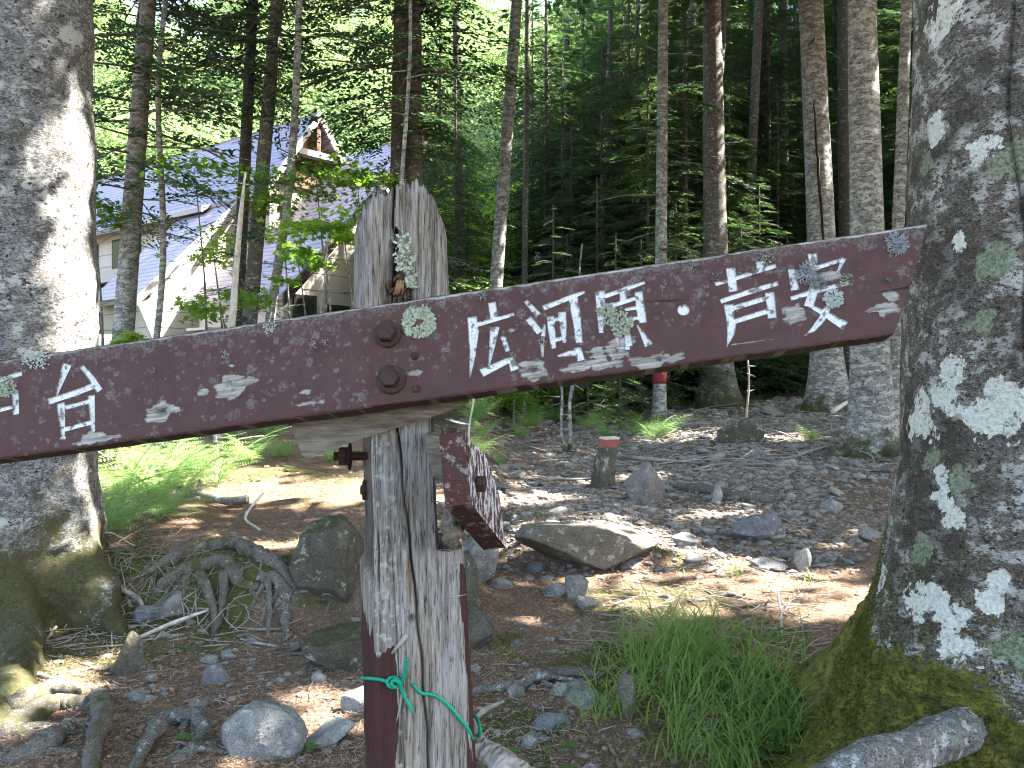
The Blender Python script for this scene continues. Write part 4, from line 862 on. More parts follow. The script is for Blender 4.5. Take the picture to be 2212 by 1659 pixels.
# ---------------- the arrow board
P0 = at(850, 770, 1.25); e1 = nrm(at(1932, 607, 1.206)-at(0, 886, 1.297)); n0 = nrm(np.cross(e1, [0, 0, 1.])); e2 = np.cross(n0, e1)*1.
if e2[2] < 0: e2 = -e2
DL = R(11); nB = math.cos(DL)*n0+math.sin(DL)*e2; e2 = math.cos(DL)*e2-math.sin(DL)*n0
def uv(px, py):
    r = np.stack([(np.asarray(px, float)-1106)/F, np.ones_like(np.asarray(px, float)), -(np.asarray(py, float)-829.5)/F], -1); o = np.array([0, 0, 1.5])
    t = ((P0-o)@nB)/(r@nB); P = o+r*t[..., None]-P0; return np.stack([P@e1, P@e2], -1)
bp = lambda u, v, w=0.: P0+np.multiply.outer(u, e1)+np.multiply.outer(v, e2)+np.multiply.outer(np.asarray(w)*np.ones_like(u), nB)
K1 = lambda x, y: (932.6+x*.2480, 493.7+y*.2480*1.0)
K1 = lambda x, y: ((1700+x/2.212)/1.8228, (900+y/2.212)/1.8228)
K2 = lambda x, y: ((2600+x/2.011)/1.8228, (900+y/2.011)/1.8228)
K3 = lambda x, y: ((x/1.4747)/1.8228, (1200+y/1.4747)/1.8228)
ST = []
def st(K, sc, *pts):       # pts: x, y, width triples
    q = [(K(x, y), w/sc/1.8228) for x, y, w in pts]
    for (a, wa), (b_, wb) in zip(q, q[1:]): ST.append((uv(*a), uv(*b_), wa/F*1.25/2, wb/F*1.25/2))
A = lambda *p: st(K1, 2.212, *p)
A((523, 648, 58), (545, 790, 58)); A((390, 835, 36), (710, 745, 28)); A((352, 775, 72), (365, 900, 78), (356, 1100, 46), (332, 1295, 6)); A((547, 860, 74), (535, 960, 56), (500, 1185, 10))
A((440, 1255, 66), (665, 1145, 46)); A((622, 940, 44), (660, 1060, 34)); A((690, 1120, 50), (722, 1225, 70))
A((822, 630, 34), (922, 745, 46)); A((845, 785, 50), (938, 898, 52)); A((980, 835, 16), (970, 930, 34)); A((962, 1010, 26), (966, 1110, 18)); A((980, 688, 40), (1200, 598, 40), (1325, 552, 22)); A((1232, 600, 72), (1262, 780, 66), (1285, 985, 50)); A((1270, 1040, 50), (1300, 1140, 60))
A((1034, 770, 56), (1046, 900, 52), (1062, 1035, 36)); A((1135, 730, 62), (1146, 860, 50), (1156, 985, 24)); A((1060, 800, 32), (1110, 782, 30)); A((1065, 970, 34), (1150, 948, 30)); A((1105, 1105, 16), (1200, 1085, 44), (1270, 1080, 44))
A((1500, 590, 36), (1700, 520, 36), (1850, 467, 26)); A((1465, 552, 74), (1470, 700, 60), (1475, 900, 34)); A((1665, 545, 54), (1668, 622, 50)); A((1600, 660, 34), (1790, 600, 30)); A((1802, 555, 60), (1820, 700, 62), (1838, 810, 58)); A((1690, 702, 24), (1800, 685, 26)); A((1610, 825, 24), (1810, 770, 30)); A((1580, 650, 30), (1585, 880, 36)); A((1698, 850, 44), (1718, 1015, 56)); A((1638, 1030, 14), (1720, 1040, 30)); A((1608, 905, 44), (1625, 1010, 10)); A((1793, 845, 10), (1850, 940, 40), (1888, 1010, 62))
A((2190, 705, 86), (2194, 706, 86))
A = lambda *p: st(K2, 2.011, *p)
A((558, 318, 60), (580, 488, 58)); A((445, 437, 26), (600, 390, 30), (850, 310, 34), (910, 295, 26)); A((790, 260, 62), (800, 330, 50)); A((487, 572, 32), (700, 500, 36), (925, 433, 34)); A((545, 605, 64), (566, 760, 60), (560, 830, 46), (530, 928, 6)); A((585, 625, 34), (845, 548, 34)); A((865, 510, 60), (888, 700, 58)); A((595, 732, 34), (850, 652, 36))
A((1205, 200, 62), (1222, 320, 46)); A((1235, 310, 30), (1450, 240, 26)); A((1450, 238, 36), (1404, 355, 6)); A((1040, 325, 46), (1068, 478, 56)); A((1240, 355, 66), (1215, 480, 60), (1180, 610, 62)); A((1042, 550, 30), (1250, 488, 34), (1490, 428, 30)); A((1195, 612, 24), (1320, 680, 44), (1458, 765, 62)); A((1330, 620, 44), (1285, 710, 46), (1210, 800, 30), (1150, 842, 6))
A = lambda *p: st(K3, 1.4747, *p)
A((388, 348, 50), (358, 430, 32), (330, 520, 8)); A((475, 360, 24), (530, 425, 30), (575, 495, 34)); A((284, 560, 32), (420, 515, 34), (540, 470, 34)); A((350, 575, 42), (360, 680, 30), (364, 772, 14)); A((380, 595, 24), (515, 560, 24)); A((528, 528, 38), (540, 730, 18)); A((375, 722, 24), (525, 682, 24)); A((358, 775, 22), (372, 772, 16))
A((-60, 455, 26), (0, 435, 28), (120, 398, 24)); A((85, 510, 38), (92, 630, 32)); A((-60, 625, 22), (75, 590, 22)); A((-40, 530, 22), (95, 500, 22)); A((-40, 470, 40), (-60, 620, 30))
def m_board():
    t = NT('board_paint'); a = t.attr('mask'); b = t.attr('mask2'); v = t.map(t.obj, rot=(0, R(8), 0)); gr = t.map(v, (.05, 1, 1))
    n1 = t.noise(30, 5, v, .65); n2 = t.noise(260, 4, gr, .7); n3 = t.noise(350, 3, v, .7); n4 = t.noise(80, 5, v, .7)
    c = t.mix(t.ramp(n1, (.3, 0.), (.7, 1.)), (.056, .0255, .0235), (.078, .038, .035))
    c = t.mix(t.ramp(n4, (.60, 0.), (.70, .65)), c, (.028, .010, .010))
    c = t.mix(t.ramp(n3, (.62, 0.), (.72, .5)), c, (.15, .10, .095))
    c = t.mix(b[0], c, t.mix(n4, (.045, .022, .016), (.085, .040, .027)))
    c = t.mix(a[2], c, t.mix(t.ramp(n3, (.35, 0.), (.7, 1.)), (.07, .052, .047), (.21, .19, .18)))
    w = t.mix(t.ramp(n2, (.3, 0.), (.7, 1.)), (.08, .066, .05), (.46, .44, .40)); w = t.mix(t.ramp(n4, (.58, 0.), (.68, .8)), w, (.10, .09, .06))
    c = t.mix(a[1], c, w); c = t.mix(b[2], c, (.025, .022, .018))
    c = t.mix(a[0], c, t.mix(t.ramp(t.math('ADD', n3, t.math('MULTIPLY', n4, .5)), (.45, 0.), (.8, 1.)), (.30, .31, .30), (.68, .70, .69)))
    c = t.mix(b[1], c, t.mix(n3, (.24, .28, .23), (.42, .46, .38)))
    return t.done(c, t.bump(t.math('ADD', t.math('MULTIPLY', n2, .6), n3), .0016, .9), t.ramp(a[2], (0., .55), (1., .9)))
M['board'] = m_board()
def board():
    tu = uv([0, 2006], [779, 482]); bu = uv([0, 1932], [991, 722])
    vt = lambda u: np.interp(u, [-2, tu[0, 0], tu[1, 0], 2], [tu[0, 1], tu[0, 1], tu[1, 1], tu[1, 1]]); vb = lambda u: np.interp(u, [-2, bu[0, 0], bu[1, 0], 2], [bu[0, 1], bu[0, 1], bu[1, 1], bu[1, 1]])
    u0 = uv(-330, 830)[0]; uT = tu[1, 0]; uB = bu[1, 0]; TH = .043
    nu = 1650; nf = 165; ft = np.linspace(0, 1, nf)              # 0 bottom, 1 top of the front
    prof = [(f, 0.) for f in ft]+[(1., w) for w in (-.002, -.01, -.03, -TH)]+[(.5, -TH)]+[(0., w) for w in (-TH, -.03, -.016, -.006, -.002)]
    prof = np.array(prof); m = len(prof); tt = np.linspace(0, 1, nu); tt = 1-(1-tt)
    Fv = prof[:, 0][:, None]*np.ones(nu); Wd = prof[:, 1][:, None]*np.ones(nu)
    ue = uB+(uT-uB)*Fv+.0025*(vn(col(Fv, Fv*0), 14, 5)-.5)
    Uu = u0+(ue-u0)*tt[None]
    Vb_, Vt_ = vb(Uu), vt(Uu)
    edge = .0014*(fbm(col(Uu, Fv*0), 40, 4, 6)-.5)*2
    Vv_ = Vb_+(Vt_-Vb_)*Fv+edge*(Fv-.5)*2
    q2 = np.stack([Uu, Vv_], -1); isf = np.zeros((m, nu)); isf[:nf] = 1
    wn_ = np.zeros((m, nu)); 
    P = q2[:nf].reshape(-1, 2)
    white = np.full(len(P), -1.)
    for a, b_, wa, wb in ST:
        lo = np.minimum(a, b_)-.012; hi = np.maximum(a, b_)+.012; k = np.where((P[:, 0] > lo[0]) & (P[:, 0] < hi[0]) & (P[:, 1] > lo[1]) & (P[:, 1] < hi[1]))[0]
        d = b_-a; L2 = max(1e-9, d@d); s_ = np.clip(((P[k]-a)@d)/L2, 0, 1); dist = np.linalg.norm(P[k]-a-s_[:, None]*d, axis=1)
        # square ends like a chisel cut
        hw = wa+(wb-wa)*s_; hw = hw*1.08; sd = 1-dist/np.maximum(hw, 1e-4)
        if L2 > 2.5e-5:
            sr = ((P[k]-a)@d)/L2; Ls = math.sqrt(L2); pd = np.abs((P[k]-a)@np.array([-d[1], d[0]])/Ls); en = np.minimum(sr, 1-sr)*Ls+.0012; sd = np.minimum(1-pd/np.maximum(hw, 1e-4), en/np.maximum(hw, 1e-4))
        ss = sd*np.minimum(hw, .004)/.001; white[k] = np.maximum(white[k], ss)
    n_hi = fbm(P, 320, 3, 71)-.5; n_md = fbm(P, 90, 4, 72)-.5; n_lo = fbm(P, 22, 4, 73)-.5
    wm = S(white+.5+.9*n_md)
    loss = S((fbm(P, 140, 4, 74)-.60)*14)*.9
    carve = S(white*.8+.5)
    # bare wood where the paint has come off, and the top edge's lit line
    wood = np.zeros(len(P)); dk = np.zeros(len(P))
    for px, py, rx, ry, hole in [(350, 888, 38, 22, 1), (497, 832, 34, 30, 1), (437, 848, 14, 7, 0), (540, 822, 18, 8, 0), (205, 945, 42, 14, 0), (185, 955, 30, 8, 0), (665, 871, 34, 7, 0), (657, 848, 16, 6, 0), (1150, 797, 32, 21, 1), (1290, 787, 66, 13, 0), (1335, 755, 34, 26, 1), (1420, 777, 54, 15, 1), (1240, 795, 20, 12, 0), (1913, 662, 26, 17, 0), (1925, 640, 16, 14, 0), (1895, 667, 18, 6, 0), (1905, 676, 10, 10, 0), (898, 805, 20, 8, 0), (823, 806, 14, 8, 1), (1714, 678, 23, 22, 0), (1788, 597, 26, 12, 0), (1820, 712, 0, 0, 0), (1620, 739, 50, 1.2, 0), (1105, 712, 6, 4, 0), (1290, 760, 18, 16, 1)]:
        if rx == 0: continue
        c = uv(px, py); rr = np.array([rx, ry])/F*1.25; k = np.where((np.abs(P[:, 0]-c[0]) < rr[0]*2) & (np.abs(P[:, 1]-c[1]) < rr[1]*2.4))[0]
        d = np.linalg.norm((P[k]-c)/rr, axis=1); grn = fbm(P[k]*[1, 7], 26, 3, 75)-.5
        wood[k] = np.maximum(wood[k], S((1-d+1.3*n_md[k]+1.1*grn)*6))
        if hole: dk[k] = np.maximum(dk[k], np.exp(-((d)*2.6)**2)*.9*S(.5+4*n_md[k]+.3))
    Ftop = (vt(P[:, 0])-P[:, 1]); Fbot = P[:, 1]-vb(P[:, 0])
    wood = np.maximum(wood, S((.0042-Ftop+.006*n_md)/.001))  # frayed top edge, paled further to paint its lit line
    # crust lichens: many small ragged spots, thick near the top edge
    li = np.zeros(len(P)); gl = np.random.default_rng(12); G = nf*nu; Pu = P.reshape(nf, nu, 2)
    NS = 1500
    for i in range(NS):
        uu = gl.uniform(u0, uT); ft_ = 1-gl.random()**1.7*1.0 if gl.random() < .8 else gl.random(); r = gl.uniform(.0009, .0038) if gl.random() < .9 else gl.uniform(.004, .009)
        vv = vb(uu)+(vt(uu)-vb(uu))*ft_; j = int((uu-u0)/(uT-u0)*nu); iw = int(r*2/(uT-u0)*nu)+6; i0 = int(ft_*nf); ih = int(r*2/.14*nf)+4
        a0, a1, b0_, b1_ = max(0, i0-ih), min(nf, i0+ih), max(0, j-iw-30), min(nu, j+iw+30)
        if a1 <= a0 or b1_ <= b0_: continue
        ix = (np.arange(a0, a1)[:, None]*nu+np.arange(b0_, b1_)[None]).ravel(); d = np.hypot(P[ix, 0]-uu, P[ix, 1]-vv)/r
        li[ix] = np.maximum(li[ix], S((1-d+2.2*n_hi[ix]+.8*n_md[ix])*2.5)*gl.uniform(.45, 1))
    band = S((.020-Ftop+.03*n_lo+.02*n_md)/.012)*.75*S((n_hi+.15)*5); li = np.maximum(li, band)
    bolts = [uv(838, 722), uv(845, 820)]; rust = np.zeros(len(P))
    for c in bolts: d = np.hypot(P[:, 0]-c[0], P[:, 1]-c[1]); rust = np.maximum(rust, S((.042-d+.03*n_md)/.012)*.75)
    cr = uv(np.array([1960]), np.array([622]))[0]
    crack = np.exp(-((P[:, 1]-cr[1]-.012*(P[:, 0]-cr[0])-.002*n_lo)/.0008)**2)*S((P[:, 0]-cr[0]+.06)/.04)
    c2 = uv(np.array([1440]), np.array([650]))[0]; crack = np.maximum(crack, .8*np.exp(-((P[:, 1]-c2[1]+.10*(P[:, 0]-c2[0]))/.0008)**2)*np.exp(-((P[:, 0]-c2[0])/.03)**2))
    wm = wm*(1-np.clip(loss*(1-.0), 0, 1)*.85)*(1-wood*S((P[:, 0]*0+1)*1)*.0)
    w0 = np.zeros(m*nu); att = np.zeros((m*nu, 3)); at2 = np.zeros((m*nu, 3)); NF = nf*nu
    att[:NF, 0] = wm*(1-.75*wood*(carve < .4)); att[:NF, 1] = wood*(1-wm); att[:NF, 2] = li*(1-wm*.75)*(1-wood)*(1-rust*.4); at2[:NF, 0] = rust*(1-wood); at2[:NF, 2] = np.clip(dk*(1-wm)+crack, 0, 1)
    rest = np.arange(NF, m*nu); nr_ = fbm(q2.reshape(-1, 2)[rest], 60, 4, 77); topmask = (Fv.reshape(-1)[rest] > .9)
    att[rest, 1] = np.where(topmask, .95, S((nr_-.58)*12)); att[rest, 2] = np.where(topmask, .2, S((nr_-.5)*8)*.3)
    w0[:NF] = -.0036*carve-.0016*wood+.0006*n_lo-.0012*dk*3+.0004*li-.003*crack
    er = np.minimum(Fbot, Ftop); w0[:NF] -= .0025*np.exp(-er/.0018)
    W = (Wd.reshape(-1)+w0); Vf = P0+Uu.reshape(-1, 1)*e1+Vv_.reshape(-1, 1)*e2+W[:, None]*nB
    # loop closes round the profile, end faces added
    Fc = []; a = (np.arange(m)[:, None]*nu); j = np.arange(nu-1)[None]; a2 = (((np.arange(m)+1) % m)[:, None]*nu)
    Fc = np.stack([a+j, a+j+1, a2+j+1, a2+j], -1).reshape(-1, 4)
    cen = [Vf.reshape(m, nu, 3)[:, c_].mean(0) for c_ in (0, -1)]; Vf = np.concatenate([Vf, cen]); att = np.concatenate([att, [[0, .2, 0]]*2]); at2 = np.concatenate([at2, np.zeros((2, 3))])
    i_ = np.arange(m); k_ = (i_+1) % m
    caps = np.concatenate([np.stack([i_*nu, k_*nu, np.full(m, m*nu)], -1), np.stack([k_*nu+nu-1, i_*nu+nu-1, np.full(m, m*nu+1)], -1)])
    b = wobj('arrow_board', Vf, [Fc, caps], M['board'], post_e, attr={'mask': att, 'mask2': at2})
    b['label'] = 'red-brown arrow board with carved white characters and lichens'
    return b
bd = board()
M['rust'] = (lambda t: t.done(t.mix(t.ramp(t.noise(120, 5, rough=.7), (.35, 0.), (.65, 1.)), (.026, .016, .014), (.058, .030, .024)), t.bump(t.noise(220, 4), .002, .8), .7))(NT('rusty_iron'))
def lathe(c, ax, prof, n=28):
    ax = nrm(ax); a = nrm(np.cross(ax, [0, 0, 1.])); b_ = np.cross(ax, a); th = np.linspace(0, 2*np.pi, n, endpoint=False)
    V = np.concatenate([c+ax*h+r*(np.cos(th)[:, None]*a+np.sin(th)[:, None]*b_) for h, r in prof]+[[c+ax*prof[-1][0]], [c+ax*prof[0][0]]]); m = len(prof); j = np.arange(n); k = (j+1) % n
    return V, [grid_faces(m, n), np.stack([(m-1)*n+j, (m-1)*n+k, np.full(n, m*n)], -1), np.stack([k, j, np.full(n, m*n+1)], -1)]
def bolt(px, py, rw, rh, w=.0):
    c = bp(*[np.array([q]) for q in uv(px, py)], w)[0]; s = 1.25/F; h = wobj('bolt', *lathe(c, nB, [(-.001, rw*s), (.0035, rw*s), (.0045, rw*.94*s), (.005, rw*.6*s)]), M['rust'], bd)
    a = R(12); th = np.arange(6)*R(60)+a; V, Fc = lathe(c+nB*.0045, nB, [(0, rh*s), (.011, rh*s), (.0135, rh*.86*s), (.0142, rh*.5*s)], 6); wobj('bolt_head', V, Fc, M['rust'], h, False)
bolt(838, 722, 30, 21); bolt(845, 820, 32, 21)
for px, py in ((897, 769), (899, 840)):
    c = bp(*[np.array([q]) for q in uv(px, py)])[0]; wobj('pin', *lathe(c, nB, [(-.002, .0052), (.003, .0056), (.0045, .0045)]), M['rust'], bd)
# foliose lichens growing on the board
def m_lich(name, a, b):
    t = NT(name); n = t.noise(260, 4, rough=.7); return t.done(t.mix(t.ramp(n, (.3, 0.), (.7, 1.)), a, b), t.bump(n, .002, .9), .95)
M['lgreen'] = m_lich('green_lichen', (.10, .13, .07), (.46, .50, .38)); M['lgrey'] = m_lich('grey_lichen', (.26, .30, .27), (.50, .54, .50)); M['lblue'] = m_lich('bluish_lichen', (.20, .225, .225), (.40, .44, .44))
def rosette(px, py, r, mat, n=90, seed=0, hollow=.0, thin=False, sx=1., dark=False):
    g = np.random.default_rng(seed); s = 1.25/F; c = uv(px, py); mb = MB()
    for i in range(n):
        a = g.uniform(0, 6.28); q = (hollow+(1-hollow)*g.random()**.6); rr = r*s*q; l = r*s*g.uniform(.16, .32)*(1.5 if thin else 1); w = l*(.28 if thin else .75)
        o = c+np.array([math.cos(a)*sx, math.sin(a)])*(rr-l*.6); da = a+g.normal(0, .45 if not thin else .9); d2 = np.array([math.cos(da), math.sin(da)]); s2 = np.array([-d2[1], d2[0]])
        lift = g.uniform(.0004, .0022)*(2.2 if thin else 1)+.0015*(1-q); k = 7; V = []
        for t_, ww in ((0, .35), (.35, .8), (.7, 1.0), (.92, .7), (1.05, .25)):
            for sd, up in ((-1, .3), (0, 1.), (1, .3)):
                p = o+d2*l*t_+s2*sd*w*ww*.5*(1+.25*math.sin(9*t_+i)); V.append(bp(np.array([p[0]]), np.array([p[1]]), lift*(.4+t_)*up+.0003+g.uniform(0, .0003))[0])
        mb.add(np.array(V), grid_faces(5, 3, False))
    wobj('lichen', *mb.get(), M[mat], bd)
rosette(905, 695, 37, 'lgreen', 230, 1, .25); rosette(1312, 680, 24, 'lgreen', 110, 2); rosette(1340, 700, 27, 'lgreen', 150, 3); rosette(1800, 645, 21, 'lgrey', 170, 4); rosette(1745, 592, 27, 'lblue', 130, 5, 0, True); rosette(1768, 612, 18, 'lblue', 70, 6, 0, True)
rosette(1937, 528, 25, 'lblue', 150, 7, .1, True); rosette(14, 836, 26, 'lgreen', 110, 8); rosette(85, 778, 22, 'lgrey', 80, 9, sx=1.6); rosette(62, 774, 18, 'lgrey', 50, 10); rosette(484, 769, 12, 'lgrey', 26, 11, 0, True); rosette(583, 706, 16, 'lgrey', 50, 12); rosette(676, 745, 12, 'lgrey', 26, 13, 0, True); rosette(702, 741, 10, 'lgrey', 20, 14, 0, True)
rosette(1043, 642, 11, 'lgrey', 26, 15, 0, True); rosette(1106, 770, 10, 'lgreen', 30, 16); rosette(1172, 738, 10, 'lgrey', 40, 17); rosette(1828, 604, 15, 'lgreen', 50, 18); rosette(1921, 607, 8, 'lblue', 26, 19, 0, True); rosette(1630, 586, 11, 'lblue', 30, 20, 0, True); rosette(1545, 600, 12, 'lblue', 24, 21, 0, True); rosette(1430, 623, 8, 'lgrey', 30, 22); rosette(1655, 560, 14, 'lgreen', 40, 23, sx=1.5); rosette(1835, 632, 7, 'lgreen', 18, 24); rosette(1116, 705, 7, 'lgreen', 18, 25); rosette(1160, 555, 9, 'lblue', 20, 26, 0, True); rosette(1495, 575, 12, 'lgrey', 24, 27, 0, True); rosette(330, 800, 7, 'lgrey', 14, 28, 0, True); rosette(1020, 605, 0.1, 'lgrey', 2, 29)
# backing plank seen below the board
def px_prism(poly, Ys, th, depth=(0, 1, 0), sub=0):
    A_ = np.array([at(px, py, Y) for (px, py), Y in zip(poly, Ys)]); B_ = A_+np.array(depth)*th; n = len(A_); j = np.arange(n); k = (j+1) % n
    return np.concatenate([A_, B_]), [np.stack([j, j+n, k+n, k], -1), np.array([list(range(n))]), np.array([list(range(n, 2*n))[::-1]])]
M['plank'] = (lambda t: t.done(t.mix(t.ramp(t.noise(150, 6, t.map(t.obj, (.12, 1, 1), (0, R(16), 0)), .7), (.3, 0.), (.7, 1.)), (.055, .045, .032), (.27, .24, .19)), t.bump(t.noise(150, 6, t.map(t.obj, (.12, 1, 1), (0, R(16), 0)), .7), .005, .9), .85))(NT('bare_plank'))
V, Fs = px_prism([(625, 900), (636, 940), (652, 984), (664, 990), (735, 963), (815, 937), (900, 911), (970, 888), (1014, 869), (1000, 835), (700, 870)], [1.302]*11, .024); wobj('backing_plank', V, Fs, M['plank'], post_e, False)
# threaded rod, nuts and washer on the left face
def hexnut(c, ax, r, th): return lathe(c, ax, [(0, r*.95), (th*.12, r), (th*.88, r), (th, r*.95)], 6)
axl = np.array([-1, -.04, 0.]); rc = at(800, 985, 1.385); s = 1.385/F; prof = []
for i in range(46): prof.append((i*.0013, .0078 if i % 2 else .0064))
rod = wobj('threaded_rod', *lathe(rc, axl, prof, 20), M['rust'], post_e); wobj('nut', *hexnut(at(752, 985, 1.385), axl, .0165, .014), M['rust'], rod, False); wobj('washer', *lathe(at(757, 986, 1.385), axl, [(0, .022), (.002, .022)], 30), M['rust'], rod)
n2_ = wobj('nut', *hexnut(at(808, 1058, 1.40), axl, .0185, .018), M['rust'], post_e, False); wobj('washer', *lathe(at(812, 1058, 1.40), axl, [(0, .026), (.003, .026)], 30), M['rust'], n2_)
wobj('rod_end', *lathe(at(795, 1058, 1.40), axl, [(0, .008), (.012, .008)], 16), M['rust'], n2_)
# the short end of the second board on the right face of the post
M['board2'] = (lambda t: t.done(t.mix(t.ramp(t.noise(55, 6, t.map(t.obj, (1, .5, 1)), .7), (.53, 0.), (.60, .85)), t.mix(t.noise(120, 4), (.045, .022, .019), (.085, .035, .030)), (.25, .23, .22)), t.bump(t.noise(200, 4), .003, .9), .7))(NT('board_end_paint'))
M['board2w'] = (lambda t: t.done(t.mix(t.ramp(t.noise(95, 5, t.map(t.obj, (1, 1.2, .5)), .75), (.50, 0.), (.53, 1.)), t.mix(t.noise(150, 4), (.05, .024, .02), (.09, .036, .03)), (.55, .57, .60)), t.bump(t.noise(150, 4), .003, .9), .7))(NT('board_end_paint_flaked'))
pr_ = [((1004, 931), 1.16), ((1014, 950), 1.18), ((1021, 960), 1.20), ((1033, 966), 1.225), ((1046, 979), 1.26), ((1063, 1025), 1.30), ((1079, 1075), 1.34), ((1092, 1183), 1.38), ((1017, 1088), 1.17)]
off = np.array([-.036, .010, -.006]); V, Fs = px_prism([p for p, _ in pr_], [y for _, y in pr_], 1., off)
sb = wobj('second_board', V, Fs[:1]+Fs[2:], M['board2'], post_e, False); sb['label'] = 'short red-brown end of a second board seen end on'
wobj('board_face', V[:len(pr_)]+[.0005, 0, 0], [np.array([list(range(len(pr_)))])], M['board2w'], sb, False)
c = at(1031, 1045, 1.205); wobj('bolt', *hexnut(c, [1, -.15, 0], .0125, .012), M['rust'], sb, False)
c = at(975, 938, 1.19); wobj('bolt', *hexnut(c, [.1, -.2, 1], .008, .008), M['rust'], sb, False)
wobj('pin', *tube([at(957, 940, 1.22), at(953, 921, 1.22)], .0018, 6), M['rust'], sb)
V, Fs = px_prism([(917, 938), (957, 944), (966, 1040), (940, 1046), (928, 1000)], [1.255]*5, .07); wobj('spacer_block', V, Fs, M['plank'], post_e, False)
mb = MB(); V0, F0 = ico(4); q = V0*[.016, .03, .034]; q = q+V0*((fbm(V0*.03, 90, 4, 5)-.5)*.026)[:, None]; mb.add(q+at(978, 1135, 1.30), F0); wobj('wood_remnant', *mb.get(), M['plank'], post_e)
# ---------------- green cord
M['cord'] = (lambda t: t.done(t.mix(t.noise(60, 3), (.005, .20, .115), (.012, .30, .18)), None, .38))(NT('green_cord'))
def cp(px, py, o=.004): return at(px, py, yf(px)-o-.0065)
mb = MB(); r = .0029
mb.add(*tube([at(800, 1462, 1.45), at(786, 1463, 1.40), at(783, 1465, 1.36), at(800, 1466, 1.305), cp(822, 1468), cp(840, 1474)], r, 10, 50))
th = np.linspace(0, 6.6, 12); c0 = (849, 1474)
mb.add(*tube([cp(c0[0]+12*math.cos(a), c0[1]+11*math.sin(a), .006+.003*math.sin(a*1.0)) for a in th], r, 10, 60))
mb.add(*tube([cp(842, 1484, .008), cp(850, 1470, .013), cp(862, 1474, .014), cp(868, 1490, .011), cp(880, 1516, .012), cp(892, 1537, .016)], r, 10, 40))
mb.add(*tube([cp(856, 1486, .011), cp(846, 1478, .012), cp(854, 1466, .010), cp(868, 1473, .007), cp(875, 1450, .014), cp(879, 1424, .020)], r, 10, 40))
mb.add(*tube([cp(860, 1470, .002), cp(876, 1474, -.004), cp(888, 1478, -.003), cp(894, 1480, .004), cp(903, 1491), cp(914, 1498, .005), cp(927, 1499), cp(950, 1508, .005), cp(972, 1527), cp(996, 1555, .005), cp(1010, 1573), cp(1018, 1590, .001), at(1022, 1600, 1.37)], r, 10, 120))
mb.add(*tube([at(1008, 1535, 1.50), at(1022, 1543, 1.43), at(1033, 1558, 1.40), at(1037, 1578, 1.39), at(1030, 1600, 1.41), at(1010, 1610, 1.45)], r, 10, 50))
o = obj('cord', *mb.get(), M['cord'], loc=cp(849, 1474)); tag(o, 'thin green cord knotted round the signpost with two loose ends', 'cord')
# broken weathered branch leaning against the post
q = [at(1024, 1560, 1.44), at(1032, 1605, 1.40), at(1085, 1650, 1.36), at(1150, 1710, 1.33), at(1240, 1800, 1.30)]
V, Fs = tube(q, [.004, .018, .024, .027, .03], 40, 160, .30, 45, 8, flat=.7); V = V+((fbm(V*[1, 1, 1], 160, 3, 4)-.5)*.012)[:, None]*np.array([0, -.5, 1.]); o = obj('broken_branch', V, Fs, M['stick'], loc=q[2]); tag(o, 'pale splintered branch leaning on the foot of the signpost at the bottom edge', 'branch')
# ------------------------------------------------------------------ rocks
def rock_geo(dims, seed, cuts=14, sub=5, rough=.05, planes=(), rot=(0, 0, 0), sharp=.0):
    g = np.random.default_rng(seed); D, Fc = ico(sub); N = nrm(g.normal(size=(cuts, 3))); H = g.uniform(.62, .95, cuts)
    for (nx, ny, nz_, h) in planes: N = np.vstack([N, nrm(np.array([[nx, ny, nz_]]))]); H = np.append(H, h)
    dt = D@N.T; rr = np.where(dt > .05, H[None]/np.maximum(dt, .05), 9.); r = np.minimum(rr.min(1), 1.15)
    V = D*r[:, None]; n = fbm(V+seed, 2.2, 5, seed)-.5; n2 = fbm(V+seed, 13, 3, seed+1)-.5
    n3 = fbm(V+seed, 30, 2, seed+2)-.5; V = V*(1+rough*2.4*n+rough*1.1*n2+rough*.45*n3)[:, None]*np.array(dims)*.5
    M3 = np.array(Matrix.Rotation(rot[2], 3, 'Z')@Matrix.Rotation(rot[1], 3, 'Y')@Matrix.Rotation(rot[0], 3, 'X'))
    return V@M3.T, Fc
def rock(px, py, w, h, label, mat='rock', seed=1, depth=.8, sink=.12, name='rock', group=None, cat='rock', gpy=None, Y=None, **kw):
    """px,py = centre in the photograph; w,h = its size there"""
    g0 = gp(px, py+h/2-2) if Y is None else None
    Yc = g0[1] if Y is None else Y
    s = Yc/F; ww, hh = w*s, h*s; dp = ww*depth; c = at(px, py, Yc+dp*.25); c[2] -= hh*sink*.5
    V, Fc = rock_geo((ww*1.08, dp, hh*(1+sink)*1.08), seed, **kw)
    o = obj(name, V+c, [Fc], M[mat], loc=c); return tag(o, label, cat, group)
rock(708, 1208, 176, 200, 'big mossy boulder half hidden by the left side of the signpost', 'rock_moss', 3, .9, cuts=20, sub=6, rough=.06)
rock(735, 1398, 190, 112, 'wedge of mossy stone low against the left side of the signpost', 'rock_moss', 5, .8, planes=((-.3, -.2, 1, .52), (-.9, -.3, -.5, .7), (0, -1, -.3, .55)), sub=6)
rock(280, 1411, 96, 104, 'pointed grey stone leaning left on the brown needle litter', 'rock_moss', 4, .7, planes=((-1, -.2, .55, .42), (.9, -.4, .65, .50), (.2, -1, .1, .5), (1, .4, .2, .6)), sub=5)
rock(556, 1586, 168, 112, 'rounded pale stone in a spot of sun near the bottom edge', 'rock_pale', 7, .8, cuts=22, sub=6, rough=.07)
rock(705, 1586, 112, 60, 'flat slanted pale slab beside the rounded pale stone', 'rock_pale', 8, .6, .1, planes=((-.15, -.3, 1, .25), (0, .3, -1, .3)), rot=(0, R(-22), R(12)))
